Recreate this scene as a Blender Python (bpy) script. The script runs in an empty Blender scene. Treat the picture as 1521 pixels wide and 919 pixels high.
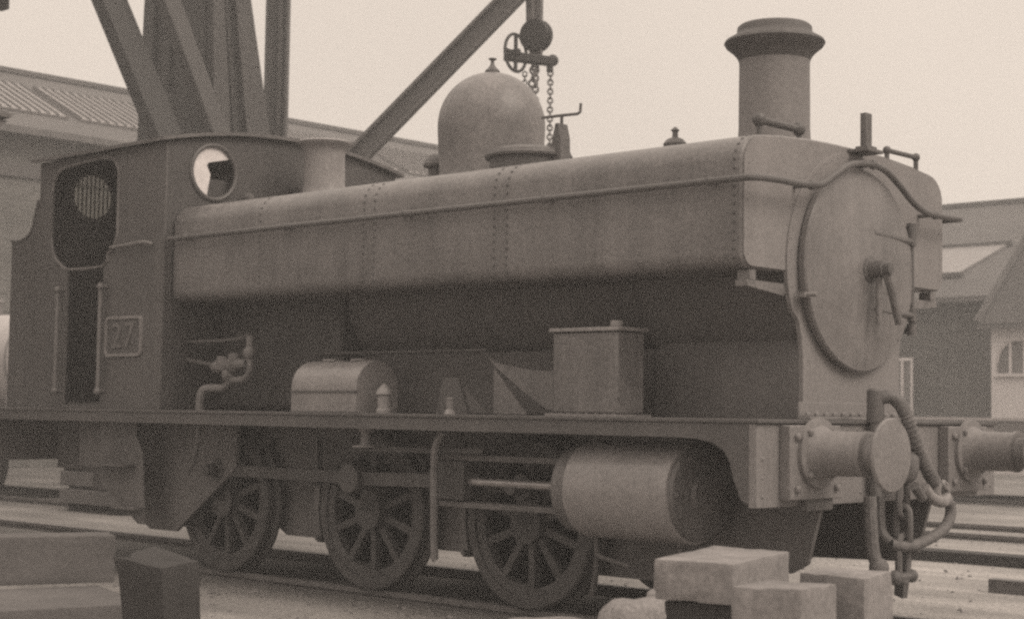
import bpy, bmesh, math, random
from math import sin, cos, pi, radians, sqrt, atan2
from mathutils import Vector, Matrix, geometry
random.seed(7)
S = bpy.context.scene
COL = S.collection

# ------------------------------------------------------------------ camera
cam_d = bpy.data.cameras.new('camera'); cam = bpy.data.objects.new('camera', cam_d); COL.objects.link(cam)
S.camera = cam
YAW, PIT, ROL = radians(133.2397), radians(3.62318), radians(0.81415)
d = Vector((cos(YAW)*cos(PIT), sin(YAW)*cos(PIT), sin(PIT)))
r = Vector((sin(YAW), -cos(YAW), 0)); u = r.cross(d)
r2 = cos(ROL)*r + sin(ROL)*u; u2 = -sin(ROL)*r + cos(ROL)*u
M = Matrix((r2, u2, -d)).transposed().to_4x4(); M.translation = Vector((4.9204, -8.4634, 1.2481))
cam.matrix_world = M
cam_d.sensor_width = 36; cam_d.lens = 2407.07/1521*36; cam_d.clip_end = 2000
cam_d.dof.use_dof = True; cam_d.dof.focus_distance = 10.6; cam_d.dof.aperture_fstop = 3.2

# ------------------------------------------------------------------ light
w = bpy.data.worlds.new('World'); S.world = w; w.use_nodes = True
nt = w.node_tree; N = nt.nodes; L = nt.links
bg = N['Background']
sky = N.new('ShaderNodeTexSky'); sky.sky_type = 'NISHITA'; sky.sun_disc = False
SUN_EL, SUN_AZ = radians(44), radians(6)          # azimuth measured from +x towards +y
sky.sun_elevation = SUN_EL; sky.sun_rotation = radians(90) - SUN_AZ
bw = N.new('ShaderNodeRGBToBW'); L.new(sky.outputs[0], bw.inputs[0])
tc = N.new('ShaderNodeTexCoord'); sx = N.new('ShaderNodeSeparateXYZ'); L.new(tc.outputs['Generated'], sx.inputs[0])
mr = N.new('ShaderNodeMapRange'); mr.interpolation_type = 'SMOOTHSTEP'      # thick overcast: brighter towards the zenith
mr.inputs['From Min'].default_value = .22; mr.inputs['From Max'].default_value = .85
mr.inputs['To Min'].default_value = 7.9; mr.inputs['To Max'].default_value = 17.0
L.new(sx.outputs['Z'], mr.inputs['Value'])
cn = N.new('ShaderNodeTexNoise'); cn.inputs['Scale'].default_value = 3.0; cn.inputs['Detail'].default_value = 5; L.new(tc.outputs['Generated'], cn.inputs['Vector'])
cm = N.new('ShaderNodeMapRange'); cm.inputs['From Min'].default_value = .3; cm.inputs['From Max'].default_value = .7; cm.inputs['To Min'].default_value = .94; cm.inputs['To Max'].default_value = 1.05; L.new(cn.outputs[0], cm.inputs['Value'])
ad = N.new('ShaderNodeMath'); ad.operation = 'MULTIPLY_ADD'; ad.inputs[1].default_value = .06
cx = N.new('ShaderNodeMath'); cx.operation = 'MULTIPLY'; L.new(mr.outputs[0], cx.inputs[0]); L.new(cm.outputs[0], cx.inputs[1])
L.new(bw.outputs[0], ad.inputs[0]); L.new(cx.outputs[0], ad.inputs[2])
tint = N.new('ShaderNodeMix'); tint.data_type = 'RGBA'; tint.blend_type = 'MULTIPLY'; tint.inputs[0].default_value = 1
cb = N.new('ShaderNodeCombineColor')
for k in range(3): L.new(ad.outputs[0], cb.inputs[k])
L.new(cb.outputs[0], tint.inputs[6]); tint.inputs[7].default_value = (1.0, .87, .755, 1)
L.new(tint.outputs[2], bg.inputs['Color']); bg.inputs['Strength'].default_value = .1

sd = bpy.data.lights.new('sun', 'SUN'); sun = bpy.data.objects.new('sun', sd); COL.objects.link(sun)
sd.energy = 1.9; sd.angle = radians(28); sd.color = (1.0, .88, .76)
sun.rotation_euler = (0, radians(90) - SUN_EL, SUN_AZ)

vs = S.view_settings
S.display_settings.display_device = 'sRGB'
vs.view_transform = 'Standard'; vs.look = 'None'; vs.exposure = 0; vs.gamma = 1; vs.use_curve_mapping = False
S.cycles.use_denoising = False
S.cycles.filter_width = 2.5
S.cycles.max_bounces = 6
S.cycles.volume_bounces = 0

# ------------------------------------------------------------------ materials
def mat(name, base, rough=.6, var=.25, scale=3.0, metal=0.0, streak=0.0, bump=.0, bscale=40, spots=0.0, tone=(1, .945, .935)):
    m = bpy.data.materials.new(name); m.use_nodes = True
    t = m.node_tree; n = t.nodes; l = t.links; b = n['Principled BSDF']
    co = n.new('ShaderNodeTexCoord')
    geo = n.new('ShaderNodeNewGeometry')
    n1 = n.new('ShaderNodeTexNoise'); n1.inputs['Scale'].default_value = scale; n1.inputs['Detail'].default_value = 7; n1.inputs['Roughness'].default_value = .65
    l.new(geo.outputs['Position'], n1.inputs['Vector'])
    fac = n1.outputs[0]
    if streak:
        mp = n.new('ShaderNodeMapping'); mp.inputs['Scale'].default_value = (7, 7, .35); l.new(geo.outputs['Position'], mp.inputs[0])
        n2 = n.new('ShaderNodeTexNoise'); n2.inputs['Scale'].default_value = 1.6; n2.inputs['Detail'].default_value = 5; l.new(mp.outputs[0], n2.inputs['Vector'])
        mx = n.new('ShaderNodeMix'); mx.inputs[0].default_value = streak; l.new(n1.outputs[0], mx.inputs[2]); l.new(n2.outputs[0], mx.inputs[3]); fac = mx.outputs[0]
    rp = n.new('ShaderNodeMapRange'); rp.inputs['From Min'].default_value = .28; rp.inputs['From Max'].default_value = .72
    rp.inputs['To Min'].default_value = base*(1-var); rp.inputs['To Max'].default_value = base*(1+var); l.new(fac, rp.inputs['Value'])
    val = rp.outputs[0]
    if spots:
        n3 = n.new('ShaderNodeTexNoise'); n3.inputs['Scale'].default_value = 38; n3.inputs['Detail'].default_value = 3; l.new(geo.outputs['Position'], n3.inputs['Vector'])
        m3 = n.new('ShaderNodeMapRange'); m3.inputs['From Min'].default_value = .3; m3.inputs['From Max'].default_value = .7
        m3.inputs['To Min'].default_value = 1-spots; m3.inputs['To Max'].default_value = 1+spots; l.new(n3.outputs[0], m3.inputs['Value'])
        mm = n.new('ShaderNodeMath'); mm.operation = 'MULTIPLY'; l.new(val, mm.inputs[0]); l.new(m3.outputs[0], mm.inputs[1]); val = mm.outputs[0]
    cc = n.new('ShaderNodeCombineColor')
    for k in range(3):
        q = n.new('ShaderNodeMath'); q.operation = 'MULTIPLY'; q.inputs[1].default_value = tone[k]; l.new(val, q.inputs[0]); l.new(q.outputs[0], cc.inputs[k])
    l.new(cc.outputs[0], b.inputs['Base Color'])
    rr = n.new('ShaderNodeMapRange'); rr.inputs['To Min'].default_value = max(.05, rough-.12); rr.inputs['To Max'].default_value = min(1, rough+.15); l.new(fac, rr.inputs['Value']); l.new(rr.outputs[0], b.inputs['Roughness'])
    b.inputs['Metallic'].default_value = metal
    b.inputs['Specular IOR Level'].default_value = .4
    if bump:
        nb = n.new('ShaderNodeTexNoise'); nb.inputs['Scale'].default_value = bscale; nb.inputs['Detail'].default_value = 4; l.new(geo.outputs['Position'], nb.inputs['Vector'])
        bp = n.new('ShaderNodeBump'); bp.inputs['Strength'].default_value = bump; bp.inputs['Distance'].default_value = .02; l.new(nb.outputs[0], bp.inputs['Height']); l.new(bp.outputs[0], b.inputs['Normal'])
    m['val'] = base
    return m

M_tank = mat('tank_paint', 0.14, .40, .42, 1.6, streak=.3, spots=.20, bump=.16, bscale=5)
M_rivet = mat('grimed_rivets', .075, .6, .3, 8)
M_cap = mat('dark_cap', .075, .65, .3, 5, spots=.15)  # darker than the chimney barrel
M_baulk = mat('dirty_baulk', 0.095, .88, .25, 2.2, spots=.12, bump=.2, bscale=40)
M_door = mat('scorched_door_paint', 0.15, .34, .42, 2.2, streak=.3, spots=.10, bump=.10, bscale=12)
M_front = mat('front_paint', 0.19, .62, .16, 2.2, streak=.3, spots=.10, bump=.08, bscale=20)
M_body = mat('body_paint', 0.085, .5, .25, 2.0, streak=.4, spots=.12, bump=.05, bscale=16)
M_dark = mat('grimy_iron', 0.1, .6, .35, 3.0, streak=.3, spots=.2, bump=.1, bscale=30)
M_black = mat('oily_black_iron', 0.06, .5, .4, 4.0, spots=.2, bump=.1, bscale=30)
M_dome = mat('dome_paint', 0.15, .45, .35, 4, spots=.2, bump=.04, bscale=20)
M_chim = mat('chimney_paint', 0.17, .6, .2, 3, streak=.3, spots=.12, bump=.06, bscale=25)
M_steel = mat('bright_steel', 0.3, .3, .2, 6, metal=.6, spots=.1)
M_clad = mat('cylinder_cladding', 0.215, .33, .2, 4, streak=.1, spots=.15)
M_wheel = mat('wheel_iron', 0.05, .55, .35, 6, spots=.25, bump=.1)
M_beam = mat('beam_paint', 0.175, .6, .2, 4, streak=.35, spots=.14, bump=.08)
M_pipe = mat('dull_pipe', 0.135, .5, .25, 8, spots=.15)
M_num = mat('number_figures', 0.125, .5, .2, 8)
M_rubber = mat('hose_rubber', .12, .7, .3, 12, spots=.2, bump=.2, bscale=90)
M_cast = mat('pale_casting', 0.22, .45, .2, 10, spots=.2)
M_wood = mat('weathered_baulk', 0.19, .85, .35, 4, spots=.18, bump=.12, bscale=45)
M_wood2 = mat('sawn_timber', 0.17, .85, .35, 4, spots=.18, bump=.12, bscale=50)
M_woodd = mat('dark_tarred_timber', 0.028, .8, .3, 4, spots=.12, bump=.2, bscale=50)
M_stone = mat('pale_stone', 0.22, .9, .2, 8, spots=.2, bump=.5, bscale=40)
M_crane = mat('crane_iron', 0.02, .6, .25, 1.2, streak=.5, spots=.15)
M_crane2 = mat('crane_member', 0.05, .6, .25, 1.5, streak=.5, spots=.12)
M_jib = mat('jib_iron', 0.075, .6, .2, 2, streak=.2, spots=.1)
M_slate = mat('roof_slate', 0.085, .75, .16, .8, spots=.1)
M_rend = mat('pale_render', 0.58, .85, .12, .8, streak=.4, spots=.06)
M_white = mat('white_paint', 0.7, .6, .12, 2)
M_wag = mat('wagon_paint', .18, .7, .25, 2, streak=.4, spots=.15)
M_pale = mat('pale_wagon_top', 0.38, .6, .15, 2, streak=.2)
M_rail = mat('rail_steel', .12, .5, .3, 8, spots=.2)
M_coal = mat('coal', .05, .4, .5, 20, bump=1, bscale=30)
M_cabin = mat('cab_interior', .06, .7, .3, 3)
M_plate = mat('plate_ground', .08, .5, .2, 5)
M_brass = mat('plate_border', 0.2, .4, .2, 5)
M_pat = mat('skylight_glazing', 0.215, .4, .14, 4, spots=.1)

def mk_glass():
    m = bpy.data.materials.new('window_glass'); m.use_nodes = True; t = m.node_tree; n = t.nodes; l = t.links
    n.remove(n['Principled BSDF']); o = n['Material Output']
    a = n.new('ShaderNodeBsdfTransparent'); a.inputs[0].default_value = (.82, .82, .8, 1)
    g = n.new('ShaderNodeBsdfGlossy'); g.inputs['Roughness'].default_value = .08
    f = n.new('ShaderNodeFresnel'); f.inputs[0].default_value = 1.5
    x = n.new('ShaderNodeMixShader'); l.new(f.outputs[0], x.inputs[0]); l.new(a.outputs[0], x.inputs[1]); l.new(g.outputs[0], x.inputs[2]); l.new(x.outputs[0], o.inputs[0])
    return m
M_glass = mk_glass()
M_cabf = mat('sooty_plate', 0.06, .6, .3, 2.5, streak=.3, spots=.15, bump=.06)
M_cinder = mat('cinder', .12, .9, .3, 20)
M_lag = mat('dusty_lagging', 0.1, .7, .25, 2.5, streak=.4, spots=.15, bump=.08, bscale=18)
M_frame = mat('dusty_frame', 0.11, .75, .25, 3, streak=.4, spots=.15, bump=.06)
M_glint = mat('sky_glint_glass', .62, .35, .15, 9, spots=.08)  # pale colour imitates sky reflected in the glass

def mk_brick(name, c1, c2, mo):
    m = bpy.data.materials.new(name); m.use_nodes = True; t = m.node_tree; n = t.nodes; l = t.links; b = n['Principled BSDF']
    g = n.new('ShaderNodeNewGeometry'); s = n.new('ShaderNodeSeparateXYZ'); l.new(g.outputs['Position'], s.inputs[0])
    a = n.new('ShaderNodeMath'); a.operation = 'ADD'; l.new(s.outputs[0], a.inputs[0]); l.new(s.outputs[1], a.inputs[1])
    c = n.new('ShaderNodeCombineXYZ'); l.new(a.outputs[0], c.inputs[0]); l.new(s.outputs[2], c.inputs[1])
    k = n.new('ShaderNodeTexBrick'); k.inputs['Scale'].default_value = 1; k.inputs['Brick Width'].default_value = .23; k.inputs['Row Height'].default_value = .075; k.inputs['Mortar Size'].default_value = .008
    for i, v in ((1, c1), (2, c2), (3, mo)): k.inputs[i].default_value = (v, v*.97, v*.93, 1)
    l.new(c.outputs[0], k.inputs[0])
    no = n.new('ShaderNodeTexNoise'); no.inputs['Scale'].default_value = .5; no.inputs['Detail'].default_value = 6; l.new(g.outputs['Position'], no.inputs['Vector'])
    mr = n.new('ShaderNodeMapRange'); mr.inputs['From Min'].default_value = .3; mr.inputs['From Max'].default_value = .7; mr.inputs['To Min'].default_value = .75; mr.inputs['To Max'].default_value = 1.2; l.new(no.outputs[0], mr.inputs[0])
    x = n.new('ShaderNodeMix'); x.data_type = 'RGBA'; x.blend_type = 'MULTIPLY'; x.inputs[0].default_value = 1; l.new(k.outputs[0], x.inputs[6]); l.new(mr.outputs[0], x.inputs[7]); l.new(x.outputs[2], b.inputs['Base Color'])
    b.inputs['Roughness'].default_value = .9
    return m
M_brick = mk_brick('sooty_brick', .06, .10, .11)
M_brickl = mk_brick('grey_brick', .10, .14, .15)

# ------------------------------------------------------------------ mesh builder
class MB:
    def __init__(s): s.v = []; s.f = []
    def add(s, vs, fs):
        o = len(s.v); s.v += [tuple(p) for p in vs]; s.f += [tuple(o+i for i in f) for f in fs]; return s
    def box(s, x0, x1, y0, y1, z0, z1, mx=None):
        vs = [Vector((x, y, z)) for z in (z0, z1) for y in (y0, y1) for x in (x0, x1)]
        if mx is not None: vs = [mx @ p for p in vs]
        return s.add(vs, [(0, 2, 3, 1), (4, 5, 7, 6), (0, 1, 5, 4), (2, 6, 7, 3), (0, 4, 6, 2), (1, 3, 7, 5)])
    def bar(s, a, b, wd, ht, up=(0, 0, 1)):
        a = Vector(a); b = Vector(b); t = (b-a); ln = t.length; t.normalize()
        sd = t.cross(Vector(up))
        if sd.length < 1e-4: sd = t.cross(Vector((1, 0, 0)))
        sd.normalize(); n = sd.cross(t)
        mx = Matrix((t, sd, n)).transposed().to_4x4(); mx.translation = a
        return s.box(0, ln, -wd/2, wd/2, -ht/2, ht/2, mx)
    def lathe(s, prof, o=(0, 0, 0), ax=(0, 0, 1), n=40):
        ax = Vector(ax).normalized(); o = Vector(o)
        e = ax.orthogonal().normalized(); g = ax.cross(e)
        vs = []; fs = []
        for (rr, h) in prof:
            for k in range(n):
                t = 2*pi*k/n; vs.append(o + ax*h + (e*cos(t)+g*sin(t))*rr)
        m = len(prof)
        for i in range(m-1):
            for k in range(n): fs.append((i*n+k, i*n+(k+1) % n, (i+1)*n+(k+1) % n, (i+1)*n+k))
        if prof[0][0] > 1e-6: fs.append(tuple(reversed(range(n))))
        if prof[-1][0] > 1e-6: fs.append(tuple((m-1)*n+k for k in range(n)))
        return s.add(vs, fs)
    def cyl(s, a, b, r0, r1=None, n=20):
        a = Vector(a); b = Vector(b); r1 = r0 if r1 is None else r1
        return s.lathe([(r0, 0), (r1, (b-a).length)], a, b-a, n)
    def ball(s, c, rr, n=12, sc=(1, 1, 1)):
        m = MB(); k = n//2
        m.lathe([(max(rr*sin(pi*i/k), 1e-7), -rr*cos(pi*i/k)) for i in range(k+1)], (0, 0, 0), (0, 0, 1), n)
        return s.add([(c[0]+p[0]*sc[0], c[1]+p[1]*sc[1], c[2]+p[2]*sc[2]) for p in m.v], m.f)
    def tube(s, pts, rr, n=10, caps=True):
        pts = [Vector(p) for p in pts]; vs = []; fs = []; m = len(pts); prev = None
        for i, p in enumerate(pts):
            t = (pts[min(i+1, m-1)] - pts[max(i-1, 0)]).normalized()
            e = t.orthogonal().normalized() if prev is None else (prev - t*prev.dot(t)).normalized()
            prev = e; g = t.cross(e); q = rr[i] if isinstance(rr, (list, tuple)) else rr
            for k in range(n): vs.append(p + (e*cos(2*pi*k/n)+g*sin(2*pi*k/n))*q)
        for i in range(m-1):
            for k in range(n): fs.append((i*n+k, i*n+(k+1) % n, (i+1)*n+(k+1) % n, (i+1)*n+k))
        if caps: fs += [tuple(reversed(range(n))), tuple((m-1)*n+k for k in range(n))]
        return s.add(vs, fs)
    def prism(s, loops, a, b, plane='xz'):
        """loops: outer outline and holes as 2-D points; extruded from a to b along the third axis"""
        def P(p, h): return {'xz': (p[0], h, p[1]), 'yz': (h, p[0], p[1]), 'xy': (p[0], p[1], h)}[plane]
        tr = geometry.tessellate_polygon([[Vector((p[0], p[1], 0)) for p in lp] for lp in loops])
        fl = [p for lp in loops for p in lp]; n = len(fl)
        fs = []
        for t in tr: fs.append(tuple(t)); fs.append(tuple(n+i for i in reversed(t)))
        o = 0
        for lp in loops:
            m = len(lp)
            for k in range(m): i, j = o+k, o+(k+1) % m; fs.append((i, j, n+j, n+i))
            o += m
        return s.add([P(p, a) for p in fl]+[P(p, b) for p in fl], fs)
    def torus(s, c, R, rr, ax=(0, 0, 1), n=36, m=8):
        ax = Vector(ax).normalized(); e = ax.orthogonal().normalized(); g = ax.cross(e); c = Vector(c); vs = []; fs = []
        for i in range(n):
            t = 2*pi*i/n; dr = e*cos(t)+g*sin(t)
            for k in range(m): q = 2*pi*k/m; vs.append(c + dr*(R+rr*cos(q)) + ax*(rr*sin(q)))
        for i in range(n):
            for k in range(m): fs.append((i*m+k, ((i+1) % n)*m+k, ((i+1) % n)*m+(k+1) % m, i*m+(k+1) % m))
        return s.add(vs, fs)
    def rivet(s, c, nrm, rr=.011):
        nrm = Vector(nrm).normalized(); return s.lathe([(rr, 0), (rr*.8, rr*.45), (1e-6, rr*.7)], Vector(c)-nrm*.002, nrm, 6)
    def build(s, name, m, parent=None, bevel=0, ang=35, loc=None):
        me = bpy.data.meshes.new(name); me.from_pydata(s.v, [], s.f)
        bm = bmesh.new(); bm.from_mesh(me); bmesh.ops.recalc_face_normals(bm, faces=bm.faces)
        bm.to_mesh(me); bm.free()
        me.polygons.foreach_set('use_smooth', [True]*len(me.polygons)); me.set_sharp_from_angle(angle=radians(ang))
        me.materials.append(m); o = bpy.data.objects.new(name, me); COL.objects.link(o)
        if parent: 
            o.parent = parent
            if parent.type == 'EMPTY' : o.location = -Vector(parent.location)
        if loc: o.location = Vector(o.location) + Vector(loc)
        if bevel:
            b = o.modifiers.new('bevel', 'BEVEL'); b.width = bevel; b.segments = 2; b.limit_method = 'ANGLE'; b.angle_limit = radians(40)
        return o

def spline(pts, k=6):
    P = [Vector(p) for p in pts]; out = []
    for i in range(len(P)-1):
        a, b, c, e = P[max(i-1, 0)], P[i], P[i+1], P[min(i+2, len(P)-1)]
        for j in range(k):
            t = j/k; out.append(.5*((2*b)+(c-a)*t+(2*a-5*b+4*c-e)*t*t+(3*b-a-3*c+e)*t**3))
    out.append(P[-1]); return out
def arc(cx, cy, rr, a0, a1, n=8): return [(cx+rr*cos(radians(a0+(a1-a0)*i/n)), cy+rr*sin(radians(a0+(a1-a0)*i/n))) for i in range(n+1)]
def rrect(x0, x1, y0, y1, rr, n=5):
    return arc(x1-rr, y1-rr, rr, 0, 90, n)+arc(x0+rr, y1-rr, rr, 90, 180, n)+arc(x0+rr, y0+rr, rr, 180, 270, n)+arc(x1-rr, y0+rr, rr, 270, 360, n)
def circ(cx, cy, rr, n=32): return [(cx+rr*cos(2*pi*i/n), cy+rr*sin(2*pi*i/n)) for i in range(n)]
def tag(o, label=None, cat=None, group=None, kind=None):
    for k, v in (('label', label), ('category', cat), ('group', group), ('kind', kind)):
        if v: o[k] = v
    return o
def thing(name, label, cat, loc=(0, 0, 0), group=None):
    o = bpy.data.objects.new(name, None); o.empty_display_size = .2; COL.objects.link(o); o.location = loc
    return tag(o, label, cat, group)

# ------------------------------------------------------------------ setting: ground
GZ = -.07
def ground():
    n = 0; m = MB()
    m.add([(-600, -600, GZ), (600, -600, GZ), (600, 900, GZ), (-600, 900, GZ)], [(0, 1, 2, 3)])
    o = m.build('ground', None or bpy.data.materials.new('yard_dirt')); tag(o, kind='structure')
    mt = o.data.materials[0]; mt.use_nodes = True; t = mt.node_tree; n = t.nodes; l = t.links; b = n['Principled BSDF']
    g = n.new('ShaderNodeNewGeometry')
    def noise(sc, det=6, mapping=None):
        q = n.new('ShaderNodeTexNoise'); q.inputs['Scale'].default_value = sc; q.inputs['Detail'].default_value = det
        if mapping:
            mp = n.new('ShaderNodeMapping'); mp.inputs['Scale'].default_value = mapping; l.new(g.outputs['Position'], mp.inputs[0]); l.new(mp.outputs[0], q.inputs['Vector'])
        else: l.new(g.outputs['Position'], q.inputs['Vector'])
        return q.outputs[0]
    def rng(x, a, bb, c, dd):
        q = n.new('ShaderNodeMapRange'); q.inputs[1].default_value = a; q.inputs[2].default_value = bb; q.inputs[3].default_value = c; q.inputs[4].default_value = dd; l.new(x, q.inputs[0]); return q.outputs[0]
    def mul(a, bb):
        q = n.new('ShaderNodeMath'); q.operation = 'MULTIPLY'; l.new(a, q.inputs[0]); l.new(bb, q.inputs[1]); return q.outputs[0]
    v = mul(rng(noise(.6, 8), .3, .7, .70, 1.2), rng(noise(1, 6, (.5, 3, 1)), .3, .7, .75, 1.2))
    v = mul(v, rng(noise(28, 5), .3, .7, .72, 1.28))
    s = n.new('ShaderNodeSeparateXYZ'); l.new(g.outputs['Position'], s.inputs[0])
    ab = n.new('ShaderNodeMath'); ab.operation = 'ABSOLUTE'; l.new(s.outputs[1], ab.inputs[0])
    # oily four-foot along the track, deepened to include shade under the engine
    oil_shade = rng(ab.outputs[0], .6, 1.3, .45, 1.0)
    v = mul(v, oil_shade)
    v = mul(v, rng(s.outputs[0], -8, 0, .52, 1.05))      # cindery ground towards the coaling end of the yard
    base = n.new('ShaderNodeMath'); base.operation = 'MULTIPLY'; base.inputs[1].default_value = .31; l.new(v, base.inputs[0])
    cc = n.new('ShaderNodeCombineColor')
    for k, tt in enumerate((1, .95, .915)):
        q = n.new('ShaderNodeMath'); q.operation = 'MULTIPLY'; q.inputs[1].default_value = tt; l.new(base.outputs[0], q.inputs[0]); l.new(q.outputs[0], cc.inputs[k])
    l.new(cc.outputs[0], b.inputs['Base Color']); b.inputs['Roughness'].default_value = .95
    bp = n.new('ShaderNodeBump'); bp.inputs['Strength'].default_value = .7; bp.inputs['Distance'].default_value = .05; l.new(noise(22, 8), bp.inputs['Height']); l.new(bp.outputs[0], b.inputs['Normal'])
ground()

def rail_mesh(x0, x1, y, sg=1):
    pf = [(-.035, 0), (-.033, -.035), (-.009, -.05), (-.009, -.115), (-.06, -.135), (-.06, -.145), (.06, -.145), (.06, -.135), (.009, -.115), (.009, -.05), (.033, -.035), (.035, 0)]
    m = MB(); n = len(pf)
    m.add([(x0, y+p[0], p[1]) for p in pf]+[(x1, y+p[0], p[1]) for p in pf], [(i, (i+1) % n, n+(i+1) % n, n+i) for i in range(n)]+[tuple(range(n)), tuple(reversed(range(n, 2*n)))])
    return m
for (y, x0, x1, lb) in ((0, -40, 30, 'rails of the track the steam locomotive stands on'), (3.92, -60, -12.5, 'short track under the tank wagon at the left edge'), (8.72, -12, 40, 'pair of rails crossing the pale yard behind the locomotive'), (15.98, -40, 40, 'farthest track, carrying the low wagon at the right')):
    t = thing('railway_track', lb, 'railway track', ((x0+x1)/2, y, GZ))
    for sgn in (-1, 1): rail_mesh(x0, x1, y+sgn*.7525).build('rail', M_rail, t)

# ------------------------------------------------------------------ locomotive
LOC = thing('steam_locomotive', 'old square saddle tank steam locomotive with tall chimney and big dome', 'locomotive', (-3.6, 0, 0))
def part(m, name, mt, bevel=0, parent=None, ang=35): return m.build(name, mt, parent or LOC, bevel, ang)

# ---- frames and footplate
FX0, FY, FZ = -8.35, 1.345, 1.23
m = MB(); m.box(FX0, .02, -FY, FY, FZ-.022, FZ)
fp = part(m, 'footplate', M_body, .004)
pf = [(FX0, FZ-.024), (-.012, FZ-.024), (-.012, .762)] + [(-.10, .80), (-.145, .90), (-.175, 1.0), (-.215, 1.06), (-.29, 1.10), (-.40, 1.12), (-.55, 1.125), (FX0, 1.13)]
for sgn in (-1, 1):
    m = MB(); m.prism([pf], sgn*(FY-.03), sgn*(FY-.012)); 
    for i in range(60):
        x = -.2-i*.135
        m.rivet((x, sgn*(FY-.012), FZ-.05), (0, sgn, 0), .008)
    part(m, 'valance', M_body)
# main frame plates
fr = [(-8.0, 1.2), (-.055, 1.2), (-.055, .74), (-.14, .42), (-.25, .36), (-.9, .34), (-1.1, .24), (-1.7, .24), (-1.8, .44), (-2.4, .44), (-2.62, .30), (-3.1, .30), (-3.3, .44), (-3.9, .44), (-4.15, .30), (-4.75, .30), (-5.0, .44), (-5.6, .44), (-5.85, .30), (-6.3, .30), (-6.95, .66), (-8.0, .70)]
for sgn in (-1, 1):
    m = MB(); m.prism([fr], sgn*.60, sgn*.63); part(m, 'main_frame', M_frame)
# buffer beam
m = MB(); m.box(-.05, .0, -FY+.01, FY-.01, .762, FZ-.026)
for y in [i*.11-1.21 for i in range(23)]:
    m.rivet((0, y, FZ-.055), (1, 0, 0), .010)
for y in (-.3, -.2, .2, .3, -1.28, 1.28):
    for z in (.82, .92, 1.02): m.rivet((0, y, z), (1, 0, 0), .014)
bb = part(m, 'buffer_beam', M_beam, .004)
# rear beam
m = MB(); m.box(FX0-.02, FX0+.03, -FY+.01, FY-.01, .762, FZ-.026); part(m, 'buffer_beam', M_beam, .004)
# buffers (front pair and rear pair share a builder)
def buffer(y, x, sg):
    m = MB(); m.box(min(x, x+sg*.07), max(x, x+sg*.07), y-.26, y+.24, .80, 1.20)
    for dy in (-.20, .19):
        for dz in (.86, 1.14): m.lathe([(.022, 0), (.022, .02), (1e-6, .026)], (x+sg*.07, y+dy, dz), (sg, 0, 0), 6)
    p = part(m, 'buffer', M_beam, .006)
    h = MB(); xx = x+sg*.07
    h.lathe([(.19, 0), (.19, .025), (.15, .03), (.128, .07), (.122, .10), (.118, .30), (.124, .302), (.124, .325), (.10, .33)], (xx, y, 1.05), (sg, 0, 0), 40)
    for k in range(4):
        a = pi/4+k*pi/2; h.lathe([(.02, 0), (.02, .02), (1e-6, .03)], (xx+sg*.024, y+.165*cos(a), 1.05+.165*sin(a)), (sg, 0, 0), 6)
    part(h, 'buffer_housing', M_beam, 0, p)
    q = MB(); q.lathe([(.088, .32), (.088, .40), (.10, .43), (.17, .442), (.193, .448), (.196, .458), (.19, .468), (.13, .478), (.06, .483), (1e-6, .485)], (xx-sg*.005, y, 1.05), (sg, 0, 0), 48)
    part(q, 'buffer_head', M_beam, 0, p)
for y in (-.865, .865): buffer(y, 0.001, 1)
for y in (-.865, .865): buffer(y, FX0-.021, -1)
m = MB()
for y in (-.865,): 
    m.box(.004, .05, -.93, -.67, .735, .80)
part(m, 'beam_bracket', M_dark, .004)

# ---- wheels
WR = .54
def wheel(x, sg, ang, throw):
    y = sg*.70
    tz = WR
    t = MB(); prof = [(WR-.075, 0), (WR-.075, .13), (WR-.012, .13), (WR, .118), (WR+.002, .045), (WR+.03, .03), (WR+.03, .008), (WR+.01, 0), (WR-.075, 0)]
    t.lathe(prof, (x, y, tz), (0, sg, 0), 56)
    t.v = list(t.v)
    w_ = MB()
    w_.lathe([(WR-.074, .015), (WR-.074, .115), (WR-.135, .10), (WR-.135, .03), (WR-.074, .015)], (x, y, tz), (0, sg, 0), 56)
    w_.lathe([(.06, 0), (.125, 0), (.125, .15), (.06, .15)], (x, y, tz), (0, sg, 0), 28)
    for k in range(10):
        a = ang + 2*pi*k/10 + .2
        e = Vector((cos(a), 0, sin(a)))
        c = Vector((x, y+sg*.065, tz))
        w_.bar(c+e*.10, c+e*(WR-.12), .05, .055, up=(0, 1, 0))
    # crank boss and balance weight
    e = Vector((cos(ang), 0, sin(ang)))
    c = Vector((x, y+sg*.08, tz))
    w_.bar(c, c+e*throw, .15, .14, up=(0, 1, 0))
    out = [(cos(ang+pi+q)*(WR-.09), sin(ang+pi+q)*(WR-.09)) for q in [(-.55+1.1*i/10) for i in range(11)]]
    w_.prism([[(x+p[0], tz+p[1]) for p in out]], y+sg*.03, y+sg*.118)
    p = part(w_, 'driving_wheel', M_wheel)
    part(t, 'tyre', M_wheel, 0, p)
    cpm = MB(); cp = c+e*throw; cpm.cyl((cp.x, y+sg*.1, cp.z), (cp.x, y+sg*.34, cp.z), .045, n=16); part(cpm, 'crank_pin', M_wheel, 0, p)
    return cp
WX = (-2.10, -3.60, -5.28)
pins = {}
for sg, a in ((-1, radians(80)), (1, radians(350))):
    for x in WX: pins[(sg, x)] = wheel(x, sg, a, .24)
for x in WX:
    m = MB(); m.cyl((x, -.72, WR), (x, .72, WR), .075, n=18); part(m, 'axle', M_dark)
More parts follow.
